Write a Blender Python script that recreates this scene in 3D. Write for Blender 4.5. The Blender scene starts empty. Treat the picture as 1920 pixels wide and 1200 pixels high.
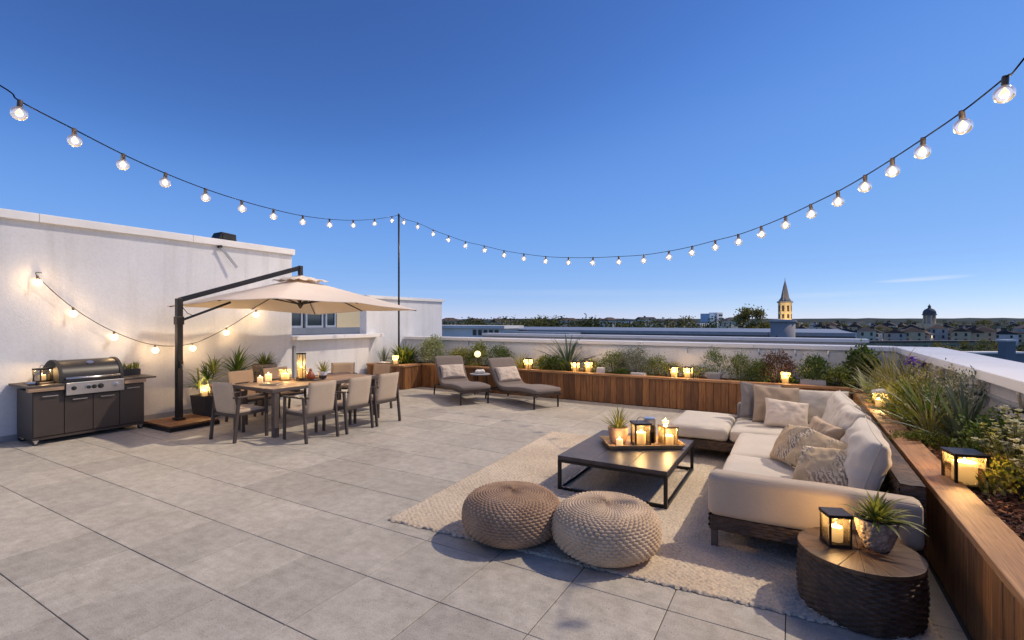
import bpy, math, random
import numpy as np
from mathutils import Vector, Matrix, noise
R = math.radians
random.seed(7)
scene = bpy.context.scene
C = scene.collection

# ------------------------------------------------------------------ camera, sky, sun, exposure
cam_data = bpy.data.cameras.new('camera')
cam_data.lens = 17.25
cam_data.sensor_width = 36.0
cam_data.clip_start = 0.05
cam_data.clip_end = 20000.0
cam = bpy.data.objects.new('camera', cam_data)
cam.location = (0, 0, 1.8)
cam.rotation_euler = (R(90), 0, R(30))
C.objects.link(cam)
scene.camera = cam

SUN_DIR = Vector((-0.68, -0.60, -1.0)).normalized()      # the way the light travels
sun_elev = math.asin(-SUN_DIR.z)
sun_azim = math.atan2(-SUN_DIR.x, -SUN_DIR.y)            # clockwise from +Y
world = bpy.data.worlds.new('World')
scene.world = world
world.use_nodes = True
wn, wl = world.node_tree.nodes, world.node_tree.links
wn.clear()
w_out = wn.new('ShaderNodeOutputWorld')
w_bg = wn.new('ShaderNodeBackground')
w_sky = wn.new('ShaderNodeTexSky')
w_sky.sky_type = 'NISHITA'
w_sky.sun_disc = False
w_sky.sun_elevation = sun_elev
w_sky.sun_rotation = sun_azim
w_sky.altitude = 0
w_sky.air_density = 0.7
w_sky.dust_density = 0.0
w_sky.ozone_density = 10.0
w_in = wn.new('ShaderNodeVectorMath')
w_in.operation = 'SCALE'
w_in.inputs['Scale'].default_value = 0.1
w_cv = wn.new('ShaderNodeRGBCurve')                      # the clear evening-blue response of the photograph
w_cv.mapping.use_clip = False
w_cv.mapping.extend = 'EXTRAPOLATED'
for ch, pts in ((0, ((0, 0), (0.030, 0.030), (0.052, 0.057), (0.096, 0.150), (0.283, 0.350), (1, 1.35))),
                (1, ((0, 0), (0.070, 0.080), (0.116, 0.148), (0.214, 0.340), (0.492, 0.545), (1, 1.10))),
                (2, ((0, 0), (0.180, 0.250), (0.294, 0.465), (0.485, 0.800), (0.703, 0.890), (1, 1.05)))):
    cur = w_cv.mapping.curves[ch]
    cur.points[0].location = pts[0]
    cur.points[1].location = pts[-1]
    for p_ in pts[1:-1]: cur.points.new(*p_)
w_cv.mapping.update()
w_out_s = wn.new('ShaderNodeVectorMath')
w_out_s.operation = 'SCALE'
w_out_s.inputs['Scale'].default_value = 1.02 / 0.14
w_bg.inputs['Strength'].default_value = 0.14
wl.new(w_sky.outputs[0], w_in.inputs[0])
wl.new(w_in.outputs[0], w_cv.inputs['Color'])
# thin streaks of high cloud low over the town, placed by direction
w_tc = wn.new('ShaderNodeTexCoord')
w_rot = wn.new('ShaderNodeVectorRotate'); w_rot.rotation_type = 'Z_AXIS'
w_rot.inputs['Angle'].default_value = R(-30 + 39.9)      # the longest streak now lies on +Y
wl.new(w_tc.outputs['Generated'], w_rot.inputs['Vector'])
w_ns = wn.new('ShaderNodeTexNoise'); w_ns.inputs['Scale'].default_value = 1.0; w_ns.inputs['Detail'].default_value = 6.0
w_m1 = wn.new('ShaderNodeMapping'); w_m1.inputs['Scale'].default_value = (9, 9, 110)
wl.new(w_rot.outputs[0], w_m1.inputs['Vector']); wl.new(w_m1.outputs[0], w_ns.inputs['Vector'])
def wmath(op, a, b):
    n_ = wn.new('ShaderNodeMath'); n_.operation = op
    for i_, v_ in enumerate((a, b)):
        if hasattr(v_, 'is_linked'): wl.new(v_, n_.inputs[i_])
        elif v_ is not None: n_.inputs[i_].default_value = v_
    return n_.outputs[0]
w_sep = wn.new('ShaderNodeSeparateXYZ'); wl.new(w_rot.outputs[0], w_sep.inputs[0])
def streak(x0, z0, hw, hh, slope):
    dx = wmath('SUBTRACT', w_sep.outputs[0], x0)
    dz = wmath('SUBTRACT', wmath('SUBTRACT', w_sep.outputs[2], z0), wmath('MULTIPLY', dx, slope))
    q = wmath('ADD', wmath('POWER', wmath('ABSOLUTE', wmath('DIVIDE', dx, hw), None), 2.0), wmath('POWER', wmath('ABSOLUTE', wmath('DIVIDE', dz, hh), None), 2.0))
    front = wmath('GREATER_THAN', w_sep.outputs[1], 0.0)
    return wmath('MULTIPLY', wmath('MAXIMUM', wmath('SUBTRACT', 1.0, q), 0.0), front)
w_st = wmath('ADD', streak(0.0, 0.0640, 0.066, 0.0040, 0.035), wmath('MULTIPLY', streak(-0.13, 0.043, 0.12, 0.006, 0.02), 0.35))
w_st = wmath('ADD', w_st, wmath('MULTIPLY', streak(-0.55, 0.055, 0.30, 0.008, -0.01), 0.18))
w_fac = wmath('MULTIPLY', w_st, wmath('MULTIPLY', w_ns.outputs['Fac'], 0.75))
w_mx = wn.new('ShaderNodeMix'); w_mx.data_type = 'RGBA'
wl.new(w_fac, w_mx.inputs[0]); wl.new(w_cv.outputs[0], w_mx.inputs[6]); w_mx.inputs[7].default_value = (0.80, 0.84, 0.92, 1)
wl.new(w_mx.outputs[2], w_out_s.inputs[0])
wl.new(w_out_s.outputs[0], w_bg.inputs['Color'])
wl.new(w_bg.outputs[0], w_out.inputs['Surface'])

sun_data = bpy.data.lights.new('sun', 'SUN')
sun_data.energy = 2.7
sun_data.angle = R(0.9)
sun_data.color = (1.0, 0.83, 0.63)
sun = bpy.data.objects.new('sun', sun_data)
sun.rotation_euler = SUN_DIR.to_track_quat('-Z', 'Y').to_euler()
sun.location = (20, 20, 40)
C.objects.link(sun)

vs = scene.view_settings
vs.view_transform = 'Standard'
vs.look = 'None'
vs.exposure = 0.0
vs.gamma = 1.0
vs.use_curve_mapping = False
scene.cycles.use_denoising = True
scene.cycles.max_bounces = 8
scene.cycles.transparent_max_bounces = 16
scene.cycles.sample_clamp_indirect = 4.0
scene.cycles.caustics_reflective = False
scene.cycles.caustics_refractive = False

# ------------------------------------------------------------------ helpers
def tag(o, label=None, cat=None, group=None, kind=None):
    if label: o['label'] = label
    if cat: o['category'] = cat
    if group: o['group'] = group
    if kind: o['kind'] = kind
    return o

def empty(name, loc=(0, 0, 0), rz=0.0, label=None, cat=None, group=None):
    o = bpy.data.objects.new(name, None)
    o.empty_display_size = 0.1
    o.location = loc
    o.rotation_euler = (0, 0, rz)
    C.objects.link(o)
    return tag(o, label, cat, group)

def link(name, me, parent=None, loc=(0, 0, 0), rot=(0, 0, 0)):
    o = bpy.data.objects.new(name, me)
    o.location = loc
    o.rotation_euler = rot
    if parent is not None: o.parent = parent
    C.objects.link(o)
    return o

def mesh(name, verts, faces, mat, smooth=False):
    me = bpy.data.meshes.new(name)
    me.from_pydata([tuple(v) for v in verts], [], [tuple(f) for f in faces])
    if mat is not None: me.materials.append(mat)
    if smooth:
        me.polygons.foreach_set('use_smooth', [True] * len(me.polygons))
    me.update()
    return me

def grid_mesh(name, P, mat, closed_u=False, smooth=True):
    """P: array (nu, nv, 3) of points joined as a quad grid."""
    nu, nv, _ = P.shape
    idx = np.arange(nu * nv).reshape(nu, nv)
    a = idx if closed_u else idx[:-1]
    b = np.roll(idx, -1, 0) if closed_u else idx[1:]
    q = np.stack([a[:, :-1], b[:, :-1], b[:, 1:], a[:, 1:]], -1).reshape(-1, 4)
    me = bpy.data.meshes.new(name)
    n = len(q)
    me.vertices.add(nu * nv)
    me.vertices.foreach_set('co', P.reshape(-1).astype(np.float32))
    me.loops.add(n * 4)
    me.loops.foreach_set('vertex_index', q.reshape(-1).astype(np.int32))
    me.polygons.add(n)
    me.polygons.foreach_set('loop_start', np.arange(0, n * 4, 4, dtype=np.int32))
    me.polygons.foreach_set('loop_total', np.full(n, 4, dtype=np.int32))
    me.polygons.foreach_set('use_smooth', np.full(n, smooth))
    me.update(calc_edges=True)
    me.validate()
    if mat is not None: me.materials.append(mat)
    return me

class MB:
    """collects simple shapes that become ONE mesh"""
    def __init__(self):
        self.v, self.f = [], []
    def add(self, vs, fs):
        n = len(self.v)
        self.v += [tuple(p) for p in vs]
        self.f += [tuple(i + n for i in f) for f in fs]
        return self
    def box(self, x0, x1, y0, y1, z0, z1, m=None):
        vs = [(x, y, z) for z in (z0, z1) for x, y in ((x0, y0), (x1, y0), (x1, y1), (x0, y1))]
        if m is not None: vs = [m @ Vector(p) for p in vs]
        return self.add(vs, [(3, 2, 1, 0), (4, 5, 6, 7), (0, 1, 5, 4), (1, 2, 6, 5), (2, 3, 7, 6), (3, 0, 4, 7)])
    def bar(self, p0, p1, w, h=None, up=(0, 0, 1), w1=None, h1=None):
        """rectangular bar from p0 to p1"""
        h = w if h is None else h
        w1 = w if w1 is None else w1
        h1 = h if h1 is None else h1
        p0, p1 = Vector(p0), Vector(p1)
        d = (p1 - p0).normalized()
        u = Vector(up)
        if abs(d.dot(u)) > 0.98: u = Vector((0, 1, 0))
        s = d.cross(u).normalized(); t = s.cross(d)
        vs = []
        for p, ww, hh in ((p0, w, h), (p1, w1, h1)):
            for a, b in ((-1, -1), (1, -1), (1, 1), (-1, 1)):
                vs.append(p + s * (a * ww / 2) + t * (b * hh / 2))
        return self.add(vs, [(3, 2, 1, 0), (4, 5, 6, 7), (0, 1, 5, 4), (1, 2, 6, 5), (2, 3, 7, 6), (3, 0, 4, 7)])
    def cyl(self, p0, p1, r0, r1=None, n=12, cap=True):
        r1 = r0 if r1 is None else r1
        p0, p1 = Vector(p0), Vector(p1)
        d = (p1 - p0).normalized()
        u = Vector((0, 0, 1)) if abs(d.z) < 0.95 else Vector((0, 1, 0))
        s = d.cross(u).normalized(); t = s.cross(d)
        vs, fs = [], []
        for p, r in ((p0, r0), (p1, r1)):
            for k in range(n):
                a = 2 * math.pi * k / n
                vs.append(p + s * (r * math.cos(a)) + t * (r * math.sin(a)))
        for k in range(n):
            k2 = (k + 1) % n
            fs.append((k, k2, n + k2, n + k))
        if cap: fs += [tuple(range(n - 1, -1, -1)), tuple(range(n, 2 * n))]
        return self.add(vs, fs)
    def tube(self, pts, r, n=8):
        pts = [Vector(p) for p in pts]
        vs, fs = [], []
        m = len(pts)
        for i, p in enumerate(pts):
            d = (pts[min(i + 1, m - 1)] - pts[max(i - 1, 0)]).normalized()
            u = Vector((0, 0, 1)) if abs(d.z) < 0.95 else Vector((0, 1, 0))
            s = d.cross(u).normalized(); t = s.cross(d)
            rr = r[i] if isinstance(r, (list, tuple)) else r
            for k in range(n):
                a = 2 * math.pi * k / n
                vs.append(p + s * (rr * math.cos(a)) + t * (rr * math.sin(a)))
        for i in range(m - 1):
            for k in range(n):
                k2 = (k + 1) % n
                fs.append((i * n + k, i * n + k2, (i + 1) * n + k2, (i + 1) * n + k))
        fs += [tuple(range(n - 1, -1, -1)), tuple(range((m - 1) * n, m * n))]
        return self.add(vs, fs)
    def lathe(self, prof, n=24, c=(0, 0, 0), closed=True):
        vs, fs = [], []
        for r, z in prof:
            for k in range(n):
                a = 2 * math.pi * k / n
                vs.append((c[0] + r * math.cos(a), c[1] + r * math.sin(a), c[2] + z))
        m = len(prof)
        for i in range(m - 1):
            for k in range(n):
                k2 = (k + 1) % n
                fs.append((i * n + k, i * n + k2, (i + 1) * n + k2, (i + 1) * n + k))
        if closed: fs += [tuple(range(n - 1, -1, -1)), tuple(range((m - 1) * n, m * n))]
        return self.add(vs, fs)
    def me(self, name, mat, smooth=False):
        return mesh(name, self.v, self.f, mat, smooth)
    def build(self, name, mat, parent=None, smooth=False, bevel=0.0, loc=(0, 0, 0), rot=(0, 0, 0), seg=2):
        o = link(name, self.me(name, mat, smooth), parent, loc, rot)
        if bevel: bev(o, bevel, seg)
        return o

def bev(o, w, seg=2):
    m = o.modifiers.new('bevel', 'BEVEL')
    m.width = w; m.segments = seg; m.limit_method = 'ANGLE'; m.angle_limit = R(40)
    m.harden_normals = False
    return o

def autosmooth(o):
    o.data.polygons.foreach_set('use_smooth', [True] * len(o.data.polygons))
    m = o.modifiers.new('edges', 'EDGE_SPLIT'); m.split_angle = R(35)
    return o

def bx(*a): return MB().box(*a)

def copy_tree(o, parent=None):
    c = o.copy()
    C.objects.link(c)
    if parent is not None: c.parent = parent
    for ch in list(o.children): copy_tree(ch, c)
    return c

def nz(P, scale, octaves=2, seed=0.0):
    """fractal noise for an (n,3) list of points"""
    off = Vector((seed * 13.1, seed * 7.7, seed * 3.3))
    return np.array([noise.fractal(Vector(p) * scale + off, 1.0, 2.0, octaves) for p in P])

# ------------------------------------------------------------------ materials
M = {}
class NT:
    def __init__(self, name):
        self.m = bpy.data.materials.new(name)
        self.m.use_nodes = True
        self.n = self.m.node_tree.nodes; self.l = self.m.node_tree.links
        self.b = self.n['Principled BSDF']
    def N(self, t, **kw):
        nd = self.n.new(t)
        for k, v in kw.items():
            if k.startswith('i_'):
                nd.inputs[k[2:].replace('_', ' ')].default_value = v
            else: setattr(nd, k, v)
        return nd
    def L(self, a, b): self.l.new(a, b)
    def coord(self, world=True, scale=(1, 1, 1), rnd=False):
        if world:
            src = self.N('ShaderNodeNewGeometry').outputs['Position']
        else:
            src = self.N('ShaderNodeTexCoord').outputs['Object']
        mp = self.N('ShaderNodeMapping')
        mp.inputs['Scale'].default_value = scale
        self.L(src, mp.inputs['Vector'])
        if rnd:
            oi = self.N('ShaderNodeObjectInfo')
            ml = self.N('ShaderNodeMath', operation='MULTIPLY'); ml.inputs[1].default_value = 37.0
            self.L(oi.outputs['Random'], ml.inputs[0])
            self.L(ml.outputs[0], mp.inputs['Location'])
        return mp.outputs['Vector']
    def noise(self, vec, scale, detail=4, rough=0.55, dist=0.0):
        t = self.N('ShaderNodeTexNoise')
        t.inputs['Scale'].default_value = scale; t.inputs['Detail'].default_value = detail
        t.inputs['Roughness'].default_value = rough; t.inputs['Distortion'].default_value = dist
        self.L(vec, t.inputs['Vector'])
        return t.outputs['Fac']
    def ramp(self, fac, stops):
        r = self.N('ShaderNodeValToRGB')
        e = r.color_ramp.elements
        while len(e) < len(stops): e.new(0.5)
        for el, (p, c) in zip(e, stops):
            el.position = p; el.color = (*c, 1)
        self.L(fac, r.inputs['Fac'])
        return r.outputs['Color']
    def mix(self, fac, a, b, mode='MIX'):
        x = self.N('ShaderNodeMix', data_type='RGBA', blend_type=mode)
        for val, i in ((fac, 0), (a, 6), (b, 7)):
            if hasattr(val, 'links') or hasattr(val, 'is_linked'): self.L(val, x.inputs[i])
            elif i == 0: x.inputs[0].default_value = val
            else: x.inputs[i].default_value = (*val, 1)
        return x.outputs[2]
    def bump(self, h, strength=0.3, dist=0.01):
        b = self.N('ShaderNodeBump')
        b.inputs['Strength'].default_value = strength; b.inputs['Distance'].default_value = dist
        self.L(h, b.inputs['Height']); self.L(b.outputs[0], self.b.inputs['Normal'])
    def col(self, c):
        if isinstance(c, tuple): self.b.inputs['Base Color'].default_value = (*c, 1)
        else: self.L(c, self.b.inputs['Base Color'])
    def rough(self, r): self.b.inputs['Roughness'].default_value = r

def simple(name, col, rough=0.6, metal=0.0, var=0.12, vscale=6.0, bump=0.0, bscale=60.0, world=False):
    t = NT(name)
    v = t.coord(world)
    f = t.noise(v, vscale, 5)
    lo = tuple(c * (1 - var) for c in col); hi = tuple(min(1, c * (1 + var)) for c in col)
    t.col(t.ramp(f, [(0.3, lo), (0.7, hi)]))
    t.rough(rough); t.b.inputs['Metallic'].default_value = metal
    if bump: t.bump(t.noise(v, bscale, 3), bump, 0.004)
    M[name] = t.m
    return t.m

def make_materials():
    # ---- paving
    t = NT('paving_stone'); v = t.coord(True)
    oi = t.N('ShaderNodeObjectInfo').outputs['Random']
    big = t.noise(v, 1.1, 5, 0.6, 0.6); mid = t.noise(v, 9.0, 6, 0.65); fine = t.noise(v, 120.0, 3, 0.6)
    base = t.ramp(big, [(0.25, (0.445, 0.412, 0.348)), (0.52, (0.512, 0.478, 0.406)), (0.78, (0.578, 0.54, 0.46))])
    base = t.mix(0.8, base, t.ramp(mid, [(0.25, (0.62, 0.60, 0.58)), (0.6, (1.0, 1.0, 1.0)), (0.85, (1.12, 1.12, 1.1))]), 'MULTIPLY')
    base = t.mix(0.55, base, t.ramp(fine, [(0.32, (0.5, 0.5, 0.5)), (0.5, (1, 1, 1)), (0.75, (1.2, 1.2, 1.2))]), 'MULTIPLY')
    base = t.mix(1.0, base, t.ramp(oi, [(0.0, (0.88, 0.875, 0.87)), (0.5, (0.99, 0.985, 0.98)), (1.0, (1.07, 1.06, 1.045))]), 'MULTIPLY')
    pits = t.N('ShaderNodeTexVoronoi'); pits.inputs['Scale'].default_value = 22.0; t.L(v, pits.inputs['Vector'])
    pm = t.ramp(pits.outputs['Distance'], [(0.0, (0.55, 0.53, 0.5)), (0.07, (1, 1, 1))])
    base = t.mix(0.5, base, pm, 'MULTIPLY')
    drag = t.noise(t.coord(True, (2.0, 14.0, 1.0)), 2.2, 6, 0.65, 0.8)
    base = t.mix(0.5, base, t.ramp(drag, [(0.3, (0.84, 0.83, 0.83)), (0.6, (1.05, 1.05, 1.05))]), 'MULTIPLY')
    t.col(base); t.rough(0.72)
    rr = t.ramp(mid, [(0.2, (0.55,) * 3), (0.8, (0.85,) * 3)]); t.L(rr, t.b.inputs['Roughness'])
    # water marks and dark specks
    wm = t.noise(v, 0.55, 7, 0.7, 1.5)
    base = t.mix(0.4, base, t.ramp(wm, [(0.38, (0.80, 0.785, 0.77)), (0.46, (1, 1, 1)), (0.60, (1, 1, 1)), (0.66, (1.08, 1.07, 1.05))]), 'MULTIPLY')
    gr = t.noise(v, 70.0, 2, 0.5)
    base = t.mix(0.75, base, t.ramp(gr, [(0.28, (0.45, 0.43, 0.41)), (0.36, (1, 1, 1))]), 'MULTIPLY')
    t.col(base)
    t.bump(t.mix(0.5, t.ramp(mid, [(0, (0, 0, 0)), (1, (1, 1, 1))]), t.ramp(fine, [(0, (0, 0, 0)), (1, (1, 1, 1))])), 0.35, 0.006)
    M['paving_stone'] = t.m
    simple('grout', (0.085, 0.077, 0.068), 0.95)
    # ---- render / plaster
    for nm, c in (('white_render', (0.665, 0.68, 0.70)), ('grey_render', (0.42, 0.40, 0.385)), ('pale_render', (0.71, 0.72, 0.73))):
        t = NT(nm); v = t.coord(True)
        a = t.noise(v, 0.7, 5, 0.6); b = t.noise(v, 26.0, 5, 0.6); st = t.noise(t.coord(True, (3.0, 3.0, 0.25)), 1.6, 5, 0.6)
        cc = t.mix(1.0, t.ramp(a, [(0.3, tuple(x * 0.90 for x in c)), (0.7, tuple(min(1, x * 1.04) for x in c))]),
                   t.ramp(st, [(0.25, (0.88, 0.87, 0.86)), (0.5, (1, 1, 1))]), 'MULTIPLY')
        cc = t.mix(0.5, cc, t.ramp(b, [(0.3, (0.86,) * 3), (0.6, (1.03,) * 3)]), 'MULTIPLY')
        t.col(cc); t.rough(0.9)
        t.bump(t.noise(v, 34.0, 6, 0.7), 0.28, 0.010)
        M[nm] = t.m
    simple('coping_metal', (0.76, 0.75, 0.73), 0.45, 0.0, 0.06, 1.2, world=True)
    simple('flashing', (0.34, 0.35, 0.37), 0.5, 0.4, 0.12, 2.0, world=True)
    simple('flat_roof', (0.20, 0.20, 0.21), 0.9, 0, 0.25, 0.6, 0.4, 30, world=True)
    # ---- timber cladding; each board has its own tint and grain
    for nm, axis, cols in (('plank_wood', 2, [(0.11, 0.043, 0.013), (0.26, 0.118, 0.038), (0.42, 0.215, 0.080)]),
                           ('cap_wood_x', 0, [(0.24, 0.115, 0.047), (0.40, 0.21, 0.090), (0.52, 0.30, 0.14)]),
                           ('cap_wood_y', 1, [(0.24, 0.115, 0.047), (0.40, 0.21, 0.090), (0.52, 0.30, 0.14)]),
                           ('teak_y', 1, [(0.30, 0.20, 0.125), (0.44, 0.31, 0.20), (0.52, 0.385, 0.26)]),
                           ('tray_wood', 1, [(0.50, 0.31, 0.13), (0.64, 0.42, 0.20), (0.70, 0.48, 0.25)])):
        t = NT(nm)
        sc = [16.0, 16.0, 16.0]; sc[axis] = 0.9
        v = t.coord(False, tuple(sc), True)
        g = t.noise(v, 2.2, 7, 0.62, 1.4)
        sc2 = [60.0, 60.0, 60.0]; sc2[axis] = 1.5
        g2 = t.noise(t.coord(False, tuple(sc2), True), 2.0, 4, 0.6)
        blot = t.noise(t.coord(False, (2, 2, 2), True), 1.4, 3)
        c = t.ramp(g, [(0.28, cols[0]), (0.52, cols[1]), (0.78, cols[2])])
        c = t.mix(0.6, c, t.ramp(g2, [(0.3, (0.55, 0.52, 0.5)), (0.6, (1.08, 1.08, 1.08))]), 'MULTIPLY')
        oi = t.N('ShaderNodeObjectInfo').outputs['Random']
        c = t.mix(1.0, c, t.ramp(oi, [(0.0, (0.60, 0.56, 0.54)), (0.35, (0.95, 0.90, 0.86)), (0.7, (1.12, 1.05, 0.98)), (1.0, (1.45, 1.36, 1.22))] if nm == 'plank_wood'
                                  else [(0.0, (0.86, 0.86, 0.88)), (1.0, (1.12, 1.1, 1.06))]), 'MULTIPLY')
        c = t.mix(0.5, c, t.ramp(blot, [(0.3, (0.72, 0.72, 0.74)), (0.65, (1.1, 1.08, 1.05))]), 'MULTIPLY')
        t.col(c); t.rough(0.62)
        t.bump(g2, 0.3, 0.004)
        M[nm] = t.m
    # ---- fabrics
    for nm, c in (('sofa_linen', (0.60, 0.55, 0.465)), ('arm_linen', (0.54, 0.44, 0.325)), ('taupe_linen', (0.42, 0.32, 0.22)), ('grey_linen', (0.25, 0.225, 0.205)),
                  ('pale_linen', (0.72, 0.62, 0.50)), ('lounger_cloth', (0.175, 0.145, 0.125)), ('lounger_pillow', (0.55, 0.47, 0.39)), ('sling_cloth', (0.57, 0.445, 0.315)), ('tan_linen', (0.52, 0.40, 0.27))):
        t = NT(nm); v = t.coord(False)
        f = t.noise(v, 3.0, 4); fine = t.noise(v, 260.0, 2, 0.7); sl = t.noise(t.coord(False, (1, 14, 14)), 22.0, 3)
        cc = t.ramp(f, [(0.3, tuple(x * 0.92 for x in c)), (0.7, tuple(min(1, x * 1.06) for x in c))])
        cc = t.mix(0.4, cc, t.ramp(fine, [(0.3, (0.68,) * 3), (0.65, (1.12,) * 3)]), 'MULTIPLY')
        cc = t.mix(0.35, cc, t.ramp(sl, [(0.3, (0.8,) * 3), (0.65, (1.06,) * 3)]), 'MULTIPLY')
        t.col(cc); t.rough(0.95)
        try: t.b.inputs['Sheen Weight'].default_value = 0.12
        except KeyError: pass
        t.bump(fine, 0.35, 0.002)
        M[nm] = t.m
    # printed cushion: feathery strokes in cream, ochre and grey-brown
    t = NT('printed_linen'); v = t.coord(False, (1, 1, 1))
    wv = t.N('ShaderNodeTexWave', wave_type='BANDS', bands_direction='DIAGONAL'); wv.inputs['Scale'].default_value = 13.0
    wv.inputs['Distortion'].default_value = 7.0; wv.inputs['Detail'].default_value = 3.0; wv.inputs['Detail Scale'].default_value = 2.5; t.L(v, wv.inputs['Vector'])
    patch = t.noise(v, 4.5, 2)
    strokes = t.ramp(wv.outputs['Fac'], [(0.22, (0.26, 0.20, 0.14)), (0.46, (0.56, 0.43, 0.26)), (0.7, (0.66, 0.56, 0.42))])
    cc = t.mix(t.ramp(patch, [(0.40, (0, 0, 0)), (0.58, (1, 1, 1))]), (0.58, 0.44, 0.26), strokes)
    t.col(cc); t.rough(0.95); t.bump(t.noise(v, 240, 2), 0.3, 0.002)
    M['printed_linen'] = t.m
    # parasol cloth lets a little light through
    t = NT('canopy_cloth'); v = t.coord(False)
    t.col(t.ramp(t.noise(v, 2.0, 4), [(0.3, (0.80, 0.755, 0.69)), (0.7, (0.86, 0.815, 0.75))])); t.rough(0.9)
    tr = t.N('ShaderNodeBsdfTranslucent'); tr.inputs['Color'].default_value = (0.86, 0.66, 0.42, 1)
    mx = t.N('ShaderNodeMixShader'); mx.inputs[0].default_value = 0.30
    t.L(t.b.outputs[0], mx.inputs[1]); t.L(tr.outputs[0], mx.inputs[2])
    t.L(mx.outputs[0], t.n['Material Output'].inputs['Surface'])
    t.bump(t.noise(v, 180, 2), 0.15, 0.002)
    M['canopy_cloth'] = t.m
    # ---- rug, poufs, wicker
    t = NT('rug_wool'); v = t.coord(True)
    a = t.noise(v, 1.3, 4); b = t.noise(v, 55.0, 3, 0.7); c2 = t.noise(v, 220.0, 2, 0.7)
    cc = t.ramp(a, [(0.3, (0.56, 0.465, 0.345)), (0.7, (0.70, 0.60, 0.46))])
    cc = t.mix(0.7, cc, t.ramp(b, [(0.3, (0.55, 0.53, 0.5)), (0.5, (0.95, 0.95, 0.95)), (0.7, (1.22, 1.2, 1.15))]), 'MULTIPLY')
    t.col(cc); t.rough(0.98); t.bump(c2, 0.5, 0.004)
    M['rug_wool'] = t.m
    for nm, lo, hi in (('pouf_yarn_brown', (0.33, 0.21, 0.13), (0.50, 0.34, 0.22)), ('pouf_yarn_sand', (0.54, 0.40, 0.26), (0.72, 0.56, 0.39))):
        t = NT(nm); v = t.coord(False)
        t.col(t.mix(0.5, t.ramp(t.noise(v, 5.0, 4), [(0.3, lo), (0.7, hi)]), t.ramp(t.noise(v, 130.0, 3, 0.7), [(0.3, (0.6,) * 3), (0.7, (1.15,) * 3)]), 'MULTIPLY'))
        t.rough(0.95); t.bump(t.noise(v, 200, 2), 0.4, 0.003)
        M[nm] = t.m
    t = NT('dark_wicker'); v = t.coord(False, (1, 1, 1), True)
    t.col(t.mix(0.6, t.ramp(t.noise(v, 14.0, 4), [(0.3, (0.030, 0.019, 0.013)), (0.7, (0.095, 0.058, 0.036))]), t.ramp(t.noise(v, 90.0, 3), [(0.3, (0.6,) * 3), (0.7, (1.3,) * 3)]), 'MULTIPLY'))
    t.rough(0.55); M['dark_wicker'] = t.m
    t = NT('radial_wood'); tc = t.N('ShaderNodeTexCoord').outputs['Object']
    # wedge pieces are built pointing along local X, so grain runs along X
    mp = t.N('ShaderNodeMapping'); mp.inputs['Scale'].default_value = (1.5, 30, 30); t.L(tc, mp.inputs['Vector'])
    oi = t.N('ShaderNodeObjectInfo').outputs['Random']
    ml = t.N('ShaderNodeMath', operation='MULTIPLY'); ml.inputs[1].default_value = 41.0; t.L(oi, ml.inputs[0]); t.L(ml.outputs[0], mp.inputs['Location'])
    g = t.noise(mp.outputs[0], 2.0, 6, 0.65, 1.0)
    c = t.ramp(g, [(0.28, (0.036, 0.020, 0.012)), (0.5, (0.085, 0.050, 0.030)), (0.75, (0.15, 0.090, 0.052))])
    c = t.mix(1.0, c, t.ramp(oi, [(0, (0.8,) * 3), (1, (1.15,) * 3)]), 'MULTIPLY')
    t.col(c); t.rough(0.5); t.bump(g, 0.35, 0.004); M['radial_wood'] = t.m
    # ---- metals, plastics, ceramics
    simple('charcoal_metal', (0.028, 0.028, 0.030), 0.42, 0.5, 0.2)
    simple('black_metal', (0.018, 0.017, 0.017), 0.38, 0.5, 0.2)
    simple('chair_frame', (0.075, 0.058, 0.048), 0.5, 0.1, 0.15)
    simple('table_frame', (0.11, 0.088, 0.075), 0.5, 0.1, 0.15)
    simple('coffee_top', (0.060, 0.052, 0.052), 0.42, 0.1, 0.25, 9.0, 0.15, 40)
    simple('grill_panel', (0.048, 0.037, 0.031), 0.45, 0.0, 0.10, 1.5)
    simple('grill_hood', (0.020, 0.017, 0.015), 0.40, 0.0, 0.10, 2.0)
    simple('steel', (0.62, 0.61, 0.60), 0.28, 1.0, 0.06)
    simple('rubber', (0.02, 0.02, 0.02), 0.7)
    simple('lantern_metal', (0.050, 0.036, 0.026), 0.42, 0.6, 0.25)
    simple('brass_metal', (0.45, 0.30, 0.13), 0.35, 0.8, 0.2)
    simple('stone_pot', (0.46, 0.36, 0.28), 0.9, 0, 0.38, 26.0, 0.9, 38)
    t = NT('stone_pot'); v = t.coord(False)
    vo = t.N('ShaderNodeTexVoronoi'); vo.inputs['Scale'].default_value = 34.0; vo.inputs['Randomness'].default_value = 1.0; t.L(v, vo.inputs['Vector'])
    t.col(t.mix(0.75, t.ramp(t.noise(v, 16.0, 5), [(0.3, (0.33, 0.26, 0.20)), (0.7, (0.56, 0.46, 0.37))]), t.ramp(vo.outputs['Distance'], [(0.0, (1.1,) * 3), (0.6, (0.55, 0.52, 0.48))]), 'MULTIPLY'))
    t.rough(0.92); t.bump(t.ramp(vo.outputs['Distance'], [(0.0, (1,) * 3), (0.7, (0,) * 3)]), 0.9, 0.012)
    M['stone_pot'] = t.m
    simple('terracotta_pot', (0.42, 0.27, 0.19), 0.85, 0, 0.18, 9.0, 0.4, 60)
    simple('pale_pot', (0.58, 0.56, 0.54), 0.8, 0, 0.1, 10.0, 0.3, 60)
    simple('dark_pot', (0.045, 0.042, 0.042), 0.6, 0, 0.2)
    simple('soil', (0.045, 0.028, 0.018), 1.0, 0, 0.4, 20.0, 0.8, 60, world=True)
    simple('slate_top', (0.33, 0.35, 0.38), 0.5, 0, 0.1)
    simple('white_cloth', (0.72, 0.70, 0.68), 0.9, 0, 0.08)
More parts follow.
